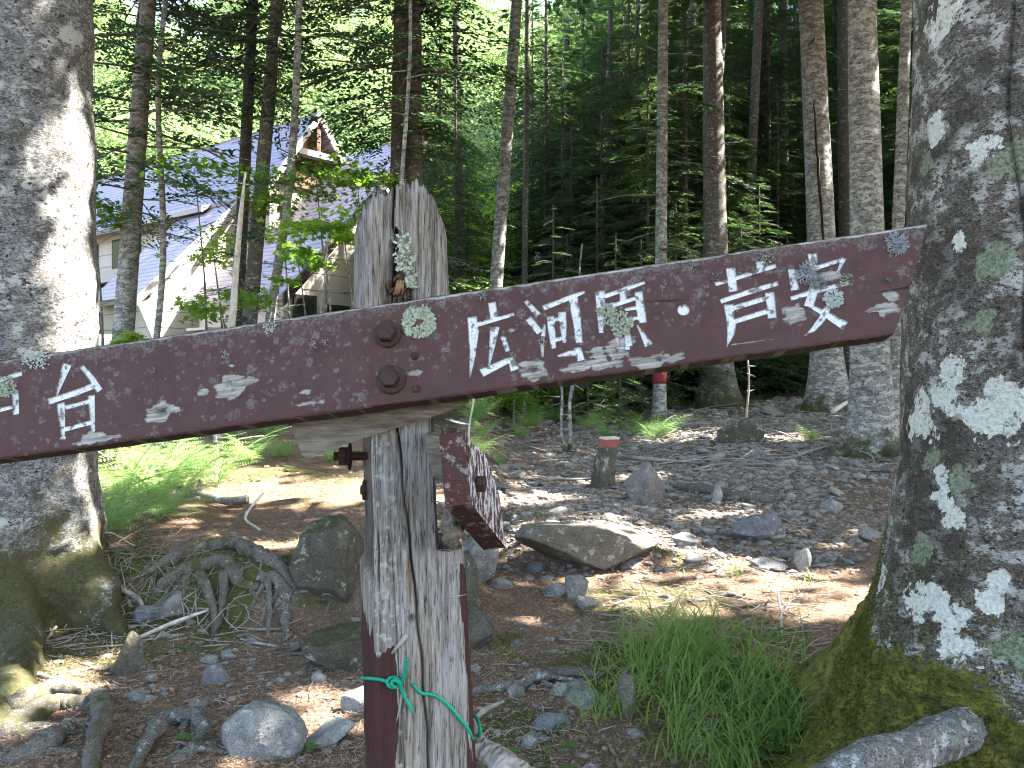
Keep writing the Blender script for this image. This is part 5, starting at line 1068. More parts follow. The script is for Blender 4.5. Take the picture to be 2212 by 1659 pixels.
rock(772, 1512, 58, 62, 'small white-topped stone against the foot of the signpost on its left', 'rock_pale', 9, .9)
rock(1275, 1176, 280, 130, 'long angular slab rock with a flat sunlit top right of the signpost', 'rock_slab', 11, .55, .05, planes=((0, .02, 1, .62), (-.62, -.35, -.75, .50), (.85, -.3, -.75, .66), (0, -1, -.12, .60), (1, -.3, .5, .78)), cuts=4, sub=6, rough=.05)
rock(1396, 1048, 88, 92, 'rounded pinkish rock standing upright beside the red-topped marker post', 'rock_pink', 12, .9, planes=((-.8, -.3, .6, .62), (.8, 0, .6, .7)), sub=6, rough=.09)
rock(1036, 1200, 96, 110, 'light grey broken rock directly right of the signpost', 'rock', 13, .9, sub=6, rough=.08)
rock(1032, 1362, 60, 90, 'brown grey stone with a mossy side close right of the signpost', 'rock_moss', 14, .9)
rock(1010, 1270, 52, 130, 'mossy rock face squeezed behind the right side of the signpost', 'rock_moss', 15, .9)
rock(1080, 1261, 50, 26, 'small grey oblong stone below the light grey broken rock', 'rock', 16)
rock(1202, 1274, 56, 34, 'low grey stone left of the upright grey one', 'rock', 17)
rock(1246, 1268, 62, 58, 'upright grey stone among small stones below the long slab rock', 'rock', 18, planes=((.3, -1, .2, .5),))
rock(1265, 1302, 42, 34, 'small grey cube-like stone at the edge of the grass', 'rock', 19)
rock(1632, 1140, 128, 62, 'jagged purple-grey rock lying in the trail', 'rock_blue', 20, .8, planes=((-.3, -.5, 1, .4),), rough=.09)
rock(1604, 932, 90, 56, 'dark mossy rock in the trail below the mossy forked tree', 'rock_moss', 21, .9)
rock(1655, 1219, 74, 30, 'flat bluish stone in the trail below the jagged rock', 'rock_blue', 22, .7, planes=((0, -.3, 1, .3),))
rock(1733, 1208, 34, 58, 'thumb-like upright beige stone in the trail', 'rock_pale', 23, .7)
rock(1800, 1094, 50, 28, 'pale pointed stone at the right of the trail beside the mossy root', 'rock_pale', 24)
rock(1530, 1128, 30, 20, 'small square yellowish stone left of the jagged rock', 'rock_slab', 25)
rock(1480, 1165, 60, 40, 'flat grey stone with moss behind it in the middle of the trail', 'rock_blue', 26, .7, planes=((0, -.3, 1, .3),))
rock(470, 1462, 64, 44, 'bluish grey stone sunk in the needle litter left of the post', 'rock_blue', 27, .7, .4)
rock(455, 1425, 50, 20, 'dark flat stone on the needle litter above the bluish grey one', 'rock', 28, .7, .3)
rock(493, 1418, 32, 22, 'small dark stone touching a flat dark stone on the litter', 'rock', 29)
rock(546, 1384, 26, 18, 'small blue-grey chip of stone on the litter under the roots', 'rock_blue', 30)
rock(688, 1465, 30, 26, 'little white stone in the shade under the wedge stone', 'rock_pale', 31)
rock(375, 1310, 80, 52, 'grey stone partly under the exposed roots', 'rock', 32)
rock(325, 1325, 60, 40, 'bluish stone left of the one under the roots', 'rock_blue', 33, sink=.3)
rock(1185, 1560, 84, 40, 'dark purple-grey stone below the long thin root', 'rock_blue', 34, .8, .3)
rock(1145, 1600, 44, 42, 'grey round stone right of the splintered branch, below the purple-grey one', 'rock', 35)
rock(1352, 1512, 40, 92, 'upright brown stone at the left foot of the grass', 'rock_slab', 36)
rock(1306, 1408, 56, 46, 'greenish grey stone at the left edge of the grass', 'rock_moss', 37)
rock(1275, 1505, 90, 44, 'dark stone under the end of the long thin root', 'rock', 38, sink=.4)
rock(1210, 1490, 40, 30, 'small dark stone under the long thin root', 'rock', 39, sink=.4)
rock(1085, 1640, 60, 40, 'grey stone at the bottom edge beside the splintered branch', 'rock', 40)
rock(1115, 1390, 26, 16, 'small pale stone chip lying on the litter right of the post', 'rock_blue', 41)
rock(1062, 1195, 26, 22, 'reddish small stone behind the end of the second board', 'rock_slab', 42)
rock(985, 985, 80, 30, 'grey flat stone in the trail behind the second board', 'rock_blue', 43)
rock(1700, 1002, 40, 20, 'light stone on the upper trail', 'rock_pale', 44)
rock(1645, 985, 70, 22, 'long brown stone on the upper trail under the dark mossy rock', 'rock', 45)
rock(1550, 1064+6, 24, 40, 'small tan stone standing just beyond the grey log', 'rock_pale', 46)
# loose stones of the trail: individuals
g = np.random.default_rng(4); SM = [mesh('trail_stone', *(lambda v, f: (v, [f]))(*rock_geo((1, .8, .42), 100+i, cuts=10, sub=3, rough=.06)), M[['pebble_light', 'rock', 'rock_blue', 'rock_pale', 'pebble_light', 'pebble'][i % 6]]) for i in range(12)]
cnt = 0
while cnt < 285:
    Y = 5.6+13*g.random()**1.3; x = 1.0+.26*(Y-6)+g.normal(0, .6+.2*Y)
    if trail(x, Y) < .35 or x < -.4 or (x > 1.25 and Y < 4.6): continue
    s = min(.32, .055*math.exp(g.normal(.3, .5)))*(.9+.05*Y); z = hz(x, Y)
    o = inst(SM[g.integers(12)], 'trail_stone', None, (x, Y, z+s*.10), g.uniform(0, 6.28), (s, s, s*g.uniform(.6, 1.2))); o.rotation_euler[0] = g.normal(0, .2); o.rotation_euler[1] = g.normal(0, .2)
    tag(o, 'loose grey stone scattered on the rocky trail', 'stone', 'loose stones on the trail'); cnt += 1
# gravel and chips: nobody could count them
def gravel():
    g = np.random.default_rng(8); n = 24000; Y = 4.6+15*g.random(n)**1.25; x = 1.0+.26*(Y-6)+g.normal(0, 1, n)*(.6+.22*Y); k = (trail(x, Y) > g.random(n)*.8+.05) & (x > -1.2); x, Y = x[k], Y[k]
    extra = 700; x = np.append(x, g.uniform(-2.5, 1.2, extra)); Y = np.append(Y, g.uniform(3.2, 5.2, extra)); n = len(x)
    z = hgt(x, Y); s = .010*np.exp(g.normal(.35, .5, n))*(.7+.08*Y); D, Fc = ico(1); V = D[None]*(1+.35*(g.random((n, len(D), 1))-.5))*s[:, None, None]*np.stack([g.uniform(.8, 1.6, n), g.uniform(.7, 1.1, n), g.uniform(.35, .7, n)], -1)[:, None]
    V = np.stack([rotz(V[:, :, :].transpose(1, 0, 2), g.uniform(0, 6.28, n)[None])], 0)[0].transpose(1, 0, 2) if False else V
    a = g.uniform(0, 6.28, n); c, s_ = np.cos(a)[:, None], np.sin(a)[:, None]; V = np.stack([V[..., 0]*c-V[..., 1]*s_, V[..., 0]*s_+V[..., 1]*c, V[..., 2]], -1)
    V = V+np.stack([x, Y, z+.003], -1)[:, None]; o = obj('gravel', V.reshape(-1, 3), [(Fc[None]+(np.arange(n)*len(D))[:, None, None]).reshape(-1, 3)], M['pebble'], smooth=False); tag(o, 'small grey chips and gravel covering the trail', 'gravel', kind='stuff')
gravel()
def litter():
    g = np.random.default_rng(9)
    def scat(n, ymax, l0, w0):
        Y = 3.0+(ymax-3.0)*g.random(n)**1.4; x = (g.uniform(-.66, .66, n))*Y; k = (x < 1.2) | (Y > 4.6); x, Y = x[k], Y[k]; n = len(x)
        k = g.random(n) > .45*trail(x, Y); x, Y = x[k], Y[k]; n = len(x)
        a = g.uniform(0, 6.28, n); d = nrm(np.stack([np.cos(a), np.sin(a), g.normal(0, .18, n)], -1)); s = nrm(np.cross(d, np.stack([g.normal(0, .3, n), g.normal(0, .3, n), np.ones(n)], -1)))
        sc = .6+.1*Y; l = l0*(.5+g.random(n))*sc; p = np.stack([x, Y, hgt(x, Y)+.011*g.random(n)+.004+.009*(fbm(col(x, Y), 14, 3, 31)-.5)*2], -1)-d*(l*.5)[:, None]
        return kites(p, d, s, l, w0*sc*(.6+.8*g.random(n)), .5)
    mb = MB(); mb.add(*scat(120000, 9, .026, .0034)); mb.add(*scat(12000, 9, .055, .0042)); o = obj('needle_litter', *mb.get(), M['litter'], smooth=False); tag(o, 'carpet of dry brown needles and bits of twig', 'needle litter', kind='stuff')
    Vl = scat(1500, 10, .035, .022); o = obj('fallen_leaves', Vl[0], Vl[1], M['deadleaf'], smooth=False); tag(o, 'dry brown leaves strewn over the forest floor', 'leaf litter', kind='stuff')
litter()
# ------------------------------------------------------------------ roots, logs, sticks
def gpath(pts, offs, rad):
    return [gp(px, py, 0)+[0, 0, o] for (px, py), o in zip(pts, offs)], rad
def groot(name, label, pts, offs, rad, mat='root', cat='root', n=110, sides=20, lump=.25, lf=9, seed=1, group=None, branches=()):
    P = np.array([gp(px, py)+[0, 0, o] for (px, py), o in zip(pts, offs)]); mb = MB()
    if cat == 'root':
        rad = np.array(rad)*.78; k = len(P)*5; P = smooth_path(P, k); rad = np.interp(np.linspace(0, 1, k), np.linspace(0, 1, len(rad)), rad)
        q = (fbm(P+seed, 7, 3, seed)-.5)*.13; q2 = (fbm(P+seed+9, 9, 3, seed+1)-.5)*.10; P[1:-1, 1] += q[1:-1]; P[:, 2] -= .022; P[1:-1, 2] += q2[1:-1]; P[1:-1, 0] += q2[::-1][1:-1]
        gr = np.random.default_rng(seed+50)
        for r_ in range(7):     # finer rootlets forking off
            i = gr.integers(1, k-1); a = gr.uniform(0, 6.28); l = gr.uniform(.10, .32); Q = [P[i]]
            for w in (.35, .7, 1.): x = P[i][0]+math.cos(a+.5*w)*l*w; y = P[i][1]+math.sin(a+.5*w)*l*w*.8; Q.append([x, y, hz(x, y)+.02*(1-w)-.012*w])
            mb.add(*tube(np.array(Q), [rad[i]*.5, rad[i]*.36, rad[i]*.24, rad[i]*.1], 9, 24, .25, 16, seed+r_, ridge=.35))
    mb.add(*tube(P, rad, sides, n, lump, lf, seed, ridge=.42 if cat == 'root' else .12))
    for bpts, boffs, brad in branches: mb.add(*tube([gp(px, py)+[0, 0, o] for (px, py), o in zip(bpts, boffs)], brad, 16, 60, lump, lf*1.3, seed+3, ridge=.4))
    V, Fs = mb.get(); V = V+((fbm(V, 30, 4, seed)-.5)*.028)[:, None]*nrm(V-V.mean(0)); o = obj(name, V, Fs, M[mat], loc=P[0]); return tag(o, label, cat, group)
groot('root', 'thick mossy root arching along the top of the bank left of the boulder', [(310, 1245), (370, 1222), (430, 1192), (500, 1190), (560, 1202), (610, 1222)], [.02, .04, .06, .06, .04, .03], [.03, .055, .065, .065, .055, .03], 'root_moss', seed=3, lump=.3)
groot('root', 'grey knotted root running to the boulder with mossy patches', [(500, 1170), (545, 1196), (590, 1235), (615, 1262), (640, 1300)], [.06, .05, .05, .05, .02], [.03, .045, .05, .055, .03], 'root', seed=4, lump=.38)
groot('root', 'mossy root hump with two bare pale legs reaching down the bank', [(330, 1290), (385, 1262), (425, 1250), (470, 1236), (505, 1262), (560, 1268)], [.0, .05, .06, .07, .05, .02], [.03, .05, .05, .06, .045, .03], 'root_moss', seed=5, lump=.34, branches=[([(430, 1262), (447, 1300), (462, 1335), (466, 1368)], [.05, .06, .05, .0], [.03, .032, .024, .012]), ([(482, 1255), (484, 1300), (476, 1345), (455, 1388)], [.05, .06, .04, .0], [.032, .026, .02, .01])])
groot('root', 'bare grey root dropping off the bank beside the boulder', [(560, 1262), (610, 1290), (622, 1340), (612, 1392)], [.05, .05, .03, .0], [.045, .05, .03, .02], 'root', seed=6, lump=.36, branches=[([(580, 1275), (583, 1320), (580, 1372)], [.05, .05, .0], [.022, .018, .01])])
groot('root', 'root creeping from the litter under the wedge stone to the post', [(630, 1408), (665, 1410), (710, 1432), (760, 1462), (800, 1478)], [.03, .04, .03, .02, .0], [.035, .03, .024, .022, .02], 'root', seed=7, lump=.25)
groot('root', 'long thin pale-edged root crossing right of the post towards the grass', [(1010, 1502), (1080, 1492), (1160, 1482), (1230, 1468), (1300, 1458)], [.02, .04, .05, .04, .02], [.022, .028, .034, .03, .025], 'root', seed=8, lump=.22)
groot('root', 'mossy twisting root mass in the bottom left corner', [(-20, 1600), (60, 1560), (130, 1530), (215, 1535)], [.02, .04, .04, .02], [.06, .07, .06, .04], 'root_moss', seed=9, lump=.34, branches=[([(20, 1540), (70, 1520), (120, 1505), (165, 1510)], [.03, .04, .04, .02], [.05, .045, .04, .03]), ([(215, 1525), (222, 1580), (205, 1620), (196, 1690)], [.05, .05, .04, .0], [.045, .04, .038, .03]), ([(225, 1505), (220, 1530)], [.03, .02], [.02, .04])])
groot('root', 'grey roots fanning below the mossy root mass at the left bottom edge', [(0, 1650), (60, 1640), (110, 1610), (150, 1570)], [.0, .03, .04, .02], [.05, .06, .05, .03], 'root', seed=10, lump=.3)
groot('root', 'gnarled root knot with a round hollow at the bottom', [(300, 1562), (350, 1558), (400, 1566), (428, 1592), (420, 1630), (385, 1645), (360, 1640)], [.02, .04, .06, .05, .03, .0, -.02], [.03, .045, .05, .045, .04, .035, .03], 'root', seed=11, lump=.4, branches=[([(350, 1590), (325, 1615), (300, 1650), (280, 1690)], [.05, .04, .02, .0], [.04, .03, .02, .015])])
groot('root', 'low root ridge curving over the mound behind the grass', [(1330, 1300), (1400, 1288), (1500, 1300), (1600, 1290), (1690, 1310)], [.0, .02, .02, .02, .0], [.016, .026, .022, .024, .016], 'root', seed=12, lump=.25)
groot('log', 'grey weathered log lying across the trail beside the pinkish rock', [(1450, 1053), (1520, 1062), (1600, 1078), (1668, 1086)], [.01, .03, .03, .02], [.045, .056, .056, .045], 'root', 'log', seed=13, lump=.22, lf=5)
groot('fallen_branch', 'silver branch with a sawn end resting on the sunlit bank', [(352, 1060), (395, 1074), (440, 1088), (490, 1098), (535, 1097)], [.08, .08, .07, .06, .07], [.01, .02, .028, .034, .036], 'log', 'branch', seed=14, lump=.06, branches=[([(395, 1074), (360, 1092), (340, 1100)], [.08, .05, .03], [.014, .012, .006]), ([(430, 1084), (432, 1068)], [.08, .12], [.02, .018])])
groot('fallen_branch', 'long dark branch slanting down left below the sunlit ferns', [(140, 1215), (220, 1170), (310, 1130), (400, 1105), (430, 1098)], [.05, .06, .07, .08, .08], [.012, .02, .024, .024, .02], 'twig', 'branch', seed=15, lump=.1)
for i, (pts, offs, r0, lab) in enumerate([
    ([(156, 1345), (160, 1260), (168, 1200), (180, 1170)], [0, .25, .35, .45], .012, 'slim pale stick standing upright beside the big left trunk'),
    ([(195, 1180), (215, 1235), (250, 1285), (300, 1315), (310, 1330)], [.05, .05, .04, .03, .03], .018, 'brown stick sloping down to the grey stone under the roots'),
    ([(100, 1390), (140, 1350), (200, 1330), (240, 1300)], [.02, .03, .04, .05], .010, 'thin dark stick near the foot of the left trunk'),
    ([(300, 1385), (380, 1355), (450, 1330)], [.02, .03, .02], .014, 'pale stick pointing from the leaning stone to the roots'),
    ([(40, 1450), (90, 1468), (130, 1475)], [.01, .02, .01], .014, 'short sunlit stick in the bright patch at the left'),
    ([(560, 1150), (530, 1130), (560, 1095), (575, 1085)], [.02, .04, .08, .1], .012, 'thin pale stick leaning up the bank left of the boulder'),
    ([(520, 1385), (560, 1395), (600, 1400)], [.01, .01, .01], .008, 'thin stick on the litter near the little blue chip'),
    ([(1500, 1018), (1560, 1008), (1640, 1020)], [.02, .03, .02], .02, 'dark stick on the far trail above the log'),
    ([(1545, 955), (1600, 945), (1650, 950)], [.05, .08, .05], .03, 'weathered branch on the trail left of the broad grey trunk'),
    ([(1790, 970), (1740, 985), (1690, 995)], [.04, .04, .02], .025, 'grey branch pointing from the broad grey trunk into the trail'),
    ([(1800, 920), (1830, 905)], [.25, .3], .07, 'short pale log end glinting before the broad grey trunk'),
    ([(1690, 1385), (1686, 1340), (1682, 1310), (1700, 1290)], [0, .06, .10, .12], .007, 'curved bare stick standing at the back of the grass'),
    ([(1500, 1380), (1600, 1400), (1700, 1425), (1760, 1440)], [.03, .05, .05, .04], .008, 'long thin twig lying behind the grass towards the mossy root'),
    ([(1150, 1030), (1230, 1040), (1300, 1035)], [.01, .03, .02], .012, 'thin pale twig on the trail left of the marker'),
    ([(1310, 985), (1400, 1000), (1490, 1003)], [.03, .05, .03], .03, 'dark fallen branch on the trail behind the pinkish rock'),
    ([(1490, 1590), (1540, 1570), (1570, 1560)], [0, .01, .02], .006, 'small twig near the bottom of the grass'),
    ([(1010, 1585), (1050, 1555), (1090, 1540)], [.03, .04, .05], .012, 'grey stick slanting up right of the signpost foot'),
    ([(170, 1210), (230, 1190), (290, 1200)], [.1, .12, .06], .006, 'fine bare twig arching over the brushwood')]):
    groot('stick', lab, pts, offs, [r0*.7]+[r0]*(len(pts)-2)+[r0*.45], 'pale' if ('pale' in lab or 'sunlit' in lab or 'bare' in lab) else 'stick', 'stick', 24, 8, .15, 20, 60+i)  # the sunlit stick takes the pale wood too, its light put into colour
def brush(n, box_, l0, r0, label, seed, up=.2, mat='twig'):
    g = np.random.default_rng(seed); mb = MB()
    for i in range(n):
        px = g.uniform(box_[0], box_[2]); py = g.uniform(box_[1], box_[3]); p = gp(px, py, .01); a = g.uniform(0, 6.28); l = l0*g.uniform(.3, 1.2); d = np.array([math.cos(a), math.sin(a)*.8, 0])
        q = p+d*l; q[2] = hz(q[0], q[1])+.02+g.random()*up*l; m_ = (p+q)/2+g.normal(0, .06*l, 3)*[1, 1, .4]; m_[2] = max(m_[2], hz(m_[0], m_[1])+.01); mb.add(*tube([p, m_, q], [r0*g.uniform(.4, 1.2)]*2+[.001], 5, 9, .1, 30, i, cap=False))
    o = obj('brushwood', *mb.get(), M[mat]); tag(o, label, 'brushwood', kind='stuff')
brush(150, (160, 1130, 400, 1300), .34, .004, 'tangle of dead twigs between the left trunk and the roots', 1, .35)
brush(120, (60, 1300, 620, 1400), .30, .004, 'fine dead twigs strewn below the bank', 2, .1, 'stick')
brush(130, (1300, 1270, 1780, 1440), .35, .004, 'grey twigs matted behind the grass', 3, .12, 'stick')
brush(160, (1350, 880, 1900, 1020), 1.0, .010, 'grey dead branches littering the far end of the trail', 4, .12, 'stick')
brush(420, (0, 1330, 1300, 1640), .09, .0022, 'tiny twigs scattered over the needle litter', 6, .05, 'stick')
brush(260, (1000, 1050, 1800, 1300), .16, .0028, 'small twigs scattered over the trail', 7, .06, 'stick')
brush(90, (1000, 930, 1500, 1000), 1.1, .009, 'dead branches along the dark edge of the wood', 5, .2)
# ------------------------------------------------------------------ marker post
s = 9.6/F; Y = gp(1305, 1050)[1]; s = Y/F
def mk():
    b = gp(1304, 1049); e = emp('marker_post', b, 'short square marker post with a red top and mossy foot, leaning beside the pinkish rock', 'marker post')
    def ring(px, py, w): c = at(px, py, Y); h = w*s/2; a = R(18); return [c+np.array([x*math.cos(a)-y*math.sin(a), x*math.sin(a)+y*math.cos(a), 0])*h for x, y in ((-1, -1), (1, -1), (1, 1), (-1, 1))]
    def body(rows):
        n = 44; rows = np.array(rows, float); R_ = [ring(*[np.interp(t, np.linspace(0, 1, len(rows)), rows[:, i]) for i in range(3)]) for t in np.linspace(0, 1, n)]
        V = np.array(R_); sub = 8; out = []
        for i in range(4):
            for k in range(sub): out.append(V[:, i]*(1-k/sub)+V[:, (i+1) % 4]*k/sub)
        V = np.stack(out, 1); m = sub*4; P = V.reshape(-1, 3); c = V.mean(1)
        P = np.concatenate([P, c[:1], c[-1:]]); j = np.arange(m); k = (j+1) % m
        return P, [grid_faces(n, m), np.stack([k, j, np.full(m, n*m)], -1), np.stack([(n-1)*m+j, (n-1)*m+k, np.full(m, n*m+1)], -1)]
    V, Fs = body([(1300, 1060, 42), (1303, 1040, 40), (1307, 990, 34), (1312, 966, 31)]); V = V+((fbm(V, 14, 3, 3)-.5)*.05)[:, None]*nrm(V-V.mean(0)); wobj('post', V, Fs, M['rock_moss'], e)
    V, Fs = body([(1312, 968, 30), (1315, 955, 31), (1316, 949, 31)]); M['redtop'] = flat('red_marker_paint', (.33, .10, .075), .7, .5); wobj('red_top', V, Fs, M['redtop'], e)
    V, Fs = body([(1316, 948.5, 33), (1317, 944, 33)]); M['cap'] = flat('pale_cap', (.55, .52, .5), .7, .2); wobj('cap', V, Fs, M['cap'], e)
mk()
# ------------------------------------------------------------------ ferns
def frond(L, seed, npn=15):
    g = np.random.default_rng(seed); p, d, s, l, w = [], [], [], [], []
    for t in np.linspace(.10, .98, npn):
        pl = L*.40*(math.sin(min(1, (t+.12)*1.35)*math.pi/2)*(1-t)**.85*1.7+.03); pl = min(pl, L*.30*(1.15-t)*1.35)
        for sd in (-1, 1):
            b = np.array([L*t, 0, 0]); dd = nrm(np.array([.42, sd*.9, -.05])); m = max(4, int(pl/.016))
            for u in np.linspace(.04, 1, m):
                q = b+dd*pl*u; q = q+[0, 0, -.10*u*u*pl]; ll = pl*.17*(1-u)**.8+.004
                for s2 in (-1, 1):
                    e = nrm(dd*.55+np.array([-dd[1], dd[0], 0])*s2*.8); p.append(q-e*.001); d.append(e); l.append(ll); w.append(max(.005, ll*.36)); s.append(nrm(np.cross(e, [0, 0, 1.])+g.normal(0, .12, 3)))
    V, Fc = kites(np.array(p), np.array(d), np.array(s), np.array(l), np.array(w), .4)
    mb = MB(); mb.add(V, Fc); mb.add(*tube([[-.02, 0, 0], [L*.5, 0, 0], [L, 0, 0]], [.0035, .0025, .001], 5, 14, cap=False)); V, Fs = mb.get()
    x = V[:, 0].copy(); A0, KB = 1.05, 1.0; a = A0-KB*(x/L)      # arching rib
    X = L/KB*(np.sin(A0)-np.sin(a)); Z = L/KB*(np.cos(a)-np.cos(A0)); zz = V[:, 2]; V = np.stack([X+zz*-np.sin(a), V[:, 1], Z+zz*np.cos(a)], -1)
    return V, Fs
FM = []
for k in range(3):
    V, Fs = frond(.62, k+1, 9+k); me = mesh('frond', V, Fs, M['fern'], False); FM.append(me)
def fern(px, py, n, s, label, seed, group=None, Y=None, bias=None, zo=0.):
    g = np.random.default_rng(seed); b = gp(px, py) if Y is None else at(px, py, Y); 
    if Y is not None: b[2] = hz(b[0], b[1])+zo
    e = emp('fern', b, label, 'fern', group)
    for i in range(n):
        a = i*6.283/n+g.normal(0, .25) if bias is None else bias+g.normal(0, 1.0)
        o = inst(FM[g.integers(3)], 'frond', e, (0, 0, 0), a, s*g.uniform(.75, 1.15)); o.rotation_euler[1] = g.normal(0, .14)
        o.rotation_euler[0] = g.normal(0, .2)
fern(345, 1075, 9, 1.75, 'tallest of the ferns blazing white in the sun left of the post', 1); fern(270, 1085, 7, 1.5, 'blazing fern between the tallest one and the left trunk', 2); fern(470, 1050, 7, 1.5, 'sunlit fern spreading right towards the post', 3); fern(200, 1120, 7, 1.4, 'fern touching the big left trunk, half in sun', 4); fern(215, 1165, 7, .7, 'low pale fern under the one touching the left trunk', 5)
fern(195, 1175, 8, 1.25, 'fern lowest at the right side of the big left trunk', 51); fern(262, 1150, 8, 1.35, 'fern in front of the blazing ones at the brushwood edge', 52); fern(345, 1125, 7, 1.15, 'sunlit fern just above the long dark branch', 53)
fern(400, 1060, 6, 1.5, 'fern filling the middle of the sunlit fern bank', 6); fern(540, 1005, 9, 1.05, 'shaded green fern under the board left of the plank', 7); fern(600, 990, 8, .95, 'shaded green fern just left of the bare plank', 8); fern(310, 1030, 8, 1.0, 'fern rising behind the blazing ones', 9)
fern(1012, 1000, 10, 1.15, 'green fern standing behind the second board right of the post', 10); fern(1080, 1005, 5, .55, 'small lit fern at the edge of the trail', 11); fern(720, 1000, 7, .8, 'fern glimpsed between the plank and the threaded rod', 12)
fern(1415, 950, 10, 1.25, 'round dark green fern clump at the foot of the tree with the red band', 13); fern(1370, 940, 6, 1.0, 'smaller fern left of the round clump by the banded tree', 14); fern(1755, 955, 8, .8, 'fern at the foot of the broad grey trunk', 15)
g = np.random.default_rng(77)
for i in range(46):
    px = g.choice([g.uniform(420, 1010), g.uniform(1010, 1330), g.uniform(160, 420)]); Y = g.uniform(12, 19); fern(px, 0, 7, g.uniform(.8, 1.3), 'dark fern in the shade under the trees', 20+i, 'ferns in the shade of the wood', Y=Y)
# ------------------------------------------------------------------ grass, herbs
def grass():
    g = np.random.default_rng(14); Vs = []; tufts = []
    for i in range(70):
        x = g.normal(.93, .26); y = g.normal(3.95, .38)
        if y < 3.05 or y > 4.9: continue
        tufts.append((x, y, g.uniform(.7, 1.15), int(g.uniform(26, 60))))
    for x, y, s, n in [(1.02, 3.5, 1.0, 60), (.72, 3.6, 1., 60), (.50, 3.7, .8, 40), (.9, 3.35, 1., 60), (1.2, 3.75, .9, 40), (.75, 4.3, 1.1, 70), (.95, 4.45, 1., 60), (.56, 4.2, .8, 40), (.62, 3.4, .7, 30), (1.65, 6.2, .6, 40), (1.2, 5.2, .5, 30), (1.35, 5.0, .5, 30), (2.1, 6.0, .4, 30), (.25, 4.5, .3, 8)]: tufts.append((x, y, s, n))
    rows = 7; V = []
    for x, y, s, n in tufts:
        z = hz(x, y)
        for k in range(int(n*.40)):
            a = g.uniform(0, 6.28); L = s*g.uniform(.20, .50); w = g.uniform(.0019, .0042); o = np.array([x+g.normal(0, .035), y+g.normal(0, .035), z-.01]); h = np.array([math.cos(a), math.sin(a), 0]); sd = np.array([-h[1], h[0], 0]); bend = g.uniform(1.1, 2.4); a0 = g.uniform(1.0, 1.5); t = np.linspace(0, 1, rows)
            th = a0-bend*t**1.2*1.2; cx = np.concatenate([[0], np.cumsum(np.cos(th[:-1]))])*L/(rows-1); cz = np.concatenate([[0], np.cumsum(np.sin(th[:-1]))])*L/(rows-1)
            c = o+h*cx[:, None]+np.array([0, 0, 1.])*cz[:, None]; ww = (w*(1-t**2.2)+.0003)[:, None]; V.append(np.stack([c-sd*ww, c+sd*ww], 1).reshape(-1, 3))
    V = np.array(V); nb = len(V); base = np.array([[2*i, 2*i+1, 2*i+3, 2*i+2] for i in range(rows-1)]); Fc = (base[None]+(np.arange(nb)*rows*2)[:, None, None]).reshape(-1, 4)
    o = obj('grass', V.reshape(-1, 3), Fc, M['grass']); tag(o, 'arching tufts of fine green grass on the mound before the mossy root', 'grass', kind='stuff')
grass()
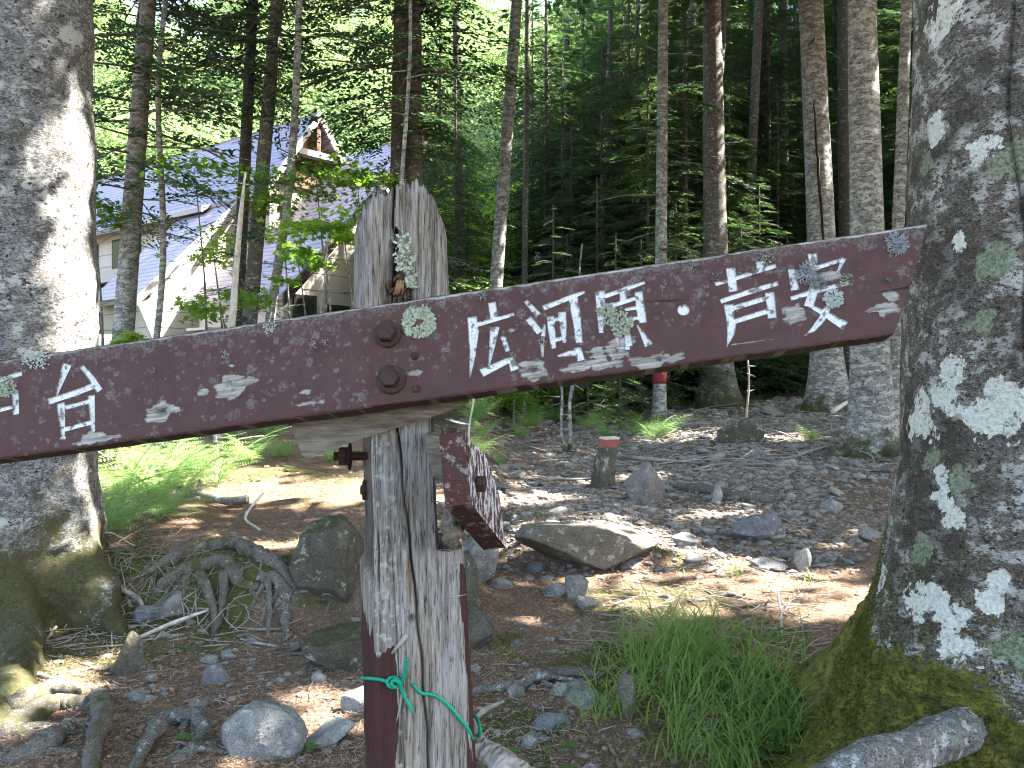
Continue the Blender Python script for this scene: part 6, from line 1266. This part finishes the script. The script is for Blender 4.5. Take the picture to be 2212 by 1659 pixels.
def herbs():
    g = np.random.default_rng(15); mb = MB()
    spots = [(1820, 1585, 16), (1880, 1570, 14), (1760, 1640, 14), (1590, 1390, 14), (1850, 1600, 9), (1780, 1610, 12), (1900, 1590, 8), (1560, 1400, 9), (1640, 1380, 10), (1700, 1400, 8), (1500, 1395, 6), (1720, 1480, 8), (1690, 1560, 8), (1640, 1630, 8), (1590, 1640, 7), (1950, 1565, 6), (1720, 1650, 8), (395, 1405, 2), (325, 1405, 2), (310, 1260, 4), (340, 1290, 3), (350, 1335, 2), (255, 1240, 4), (700, 1270, 2), (1690, 1180, 6), (1105, 1115, 3), (1050, 1075, 4), (1060, 1030, 4), (1090, 1200, 2), (660, 1000, 14), (620, 1015, 14), (560, 1040, 8), (440, 1610, 3), (640, 1630, 5), (600, 1640, 3), (420, 1180, 4), (300, 1190, 5), (250, 1200, 5), (1140, 1130, 3), (1210, 1660, 5), (1540, 1480, 6), (780, 1500, 2), (1800, 1560, 8)]
    for px, py, n in spots:
        b = gp(px, py)
        for i in range(n):
            q = b+[g.normal(0, .07), g.normal(0, .07), 0]; q[2] = hz(q[0], q[1]); h = g.uniform(.015, .06)
            for k in range(3):
                a = g.uniform(0, 6.28); d = np.array([math.cos(a), math.sin(a), .15]); s = np.array([-d[1], d[0], 0]); l = g.uniform(.022, .046); c = q+[0, 0, h]
                V = np.array([c, c+d*l*.35+s*l*.42, c+d*l*.8+s*l*.40, c+d*l, c+d*l*.8-s*l*.40, c+d*l*.35-s*l*.42]); mb.add(V, np.array([[0, 1, 2, 3], [0, 3, 4, 5]]))
            mb.add(*tube([q-[0, 0, .01], q+[0, 0, h]], .0009, 4, cap=False))
    o = obj('ground_cover', *mb.get(), M['herb'], smooth=False); tag(o, 'small round-leaved green seedlings dotted over the ground', 'ground cover', kind='stuff')
herbs()
def mosses():
    g = np.random.default_rng(16); P = []
    for x0, y0, sx, sy, n in [(1.15, 3.95, .30, .3, 7000), (.62, 4.35, .25, .12, 3500), (.35, 3.8, .16, .10, 2500), (.15, 3.95, .16, .06, 1800), (-.5, 5.35, .15, .07, 2000), (-1.1, 5.5, .35, .07, 2600), (.0, 4.7, .07, .15, 900), (1.15, 6.6, .25, .1, 1500), (.15, 7.6, .25, .2, 900), (.9, 3.4, .4, .25, 5000)]:
        P.append(np.stack([g.normal(x0, sx, n), g.normal(y0, sy, n)], -1))
    P = np.concatenate(P); k = fbm(P, 5, 3, 12) > .47; P = P[k]; n = len(P); z = hgt(P[:, 0], P[:, 1])+.012*g.random(n); d = nrm(np.stack([g.normal(0, .5, n), g.normal(0, .5, n), np.full(n, .8)], -1)); s = nrm(np.cross(d, g.normal(size=(n, 3))))
    V, Fc = kites(np.stack([P[:, 0], P[:, 1], z], -1), d, s, g.uniform(.010, .026, n), g.uniform(.003, .007, n)); o = obj('moss', V, Fc, M['moss'], smooth=False); tag(o, 'patches of green moss on the ground', 'moss', kind='stuff')
mosses()
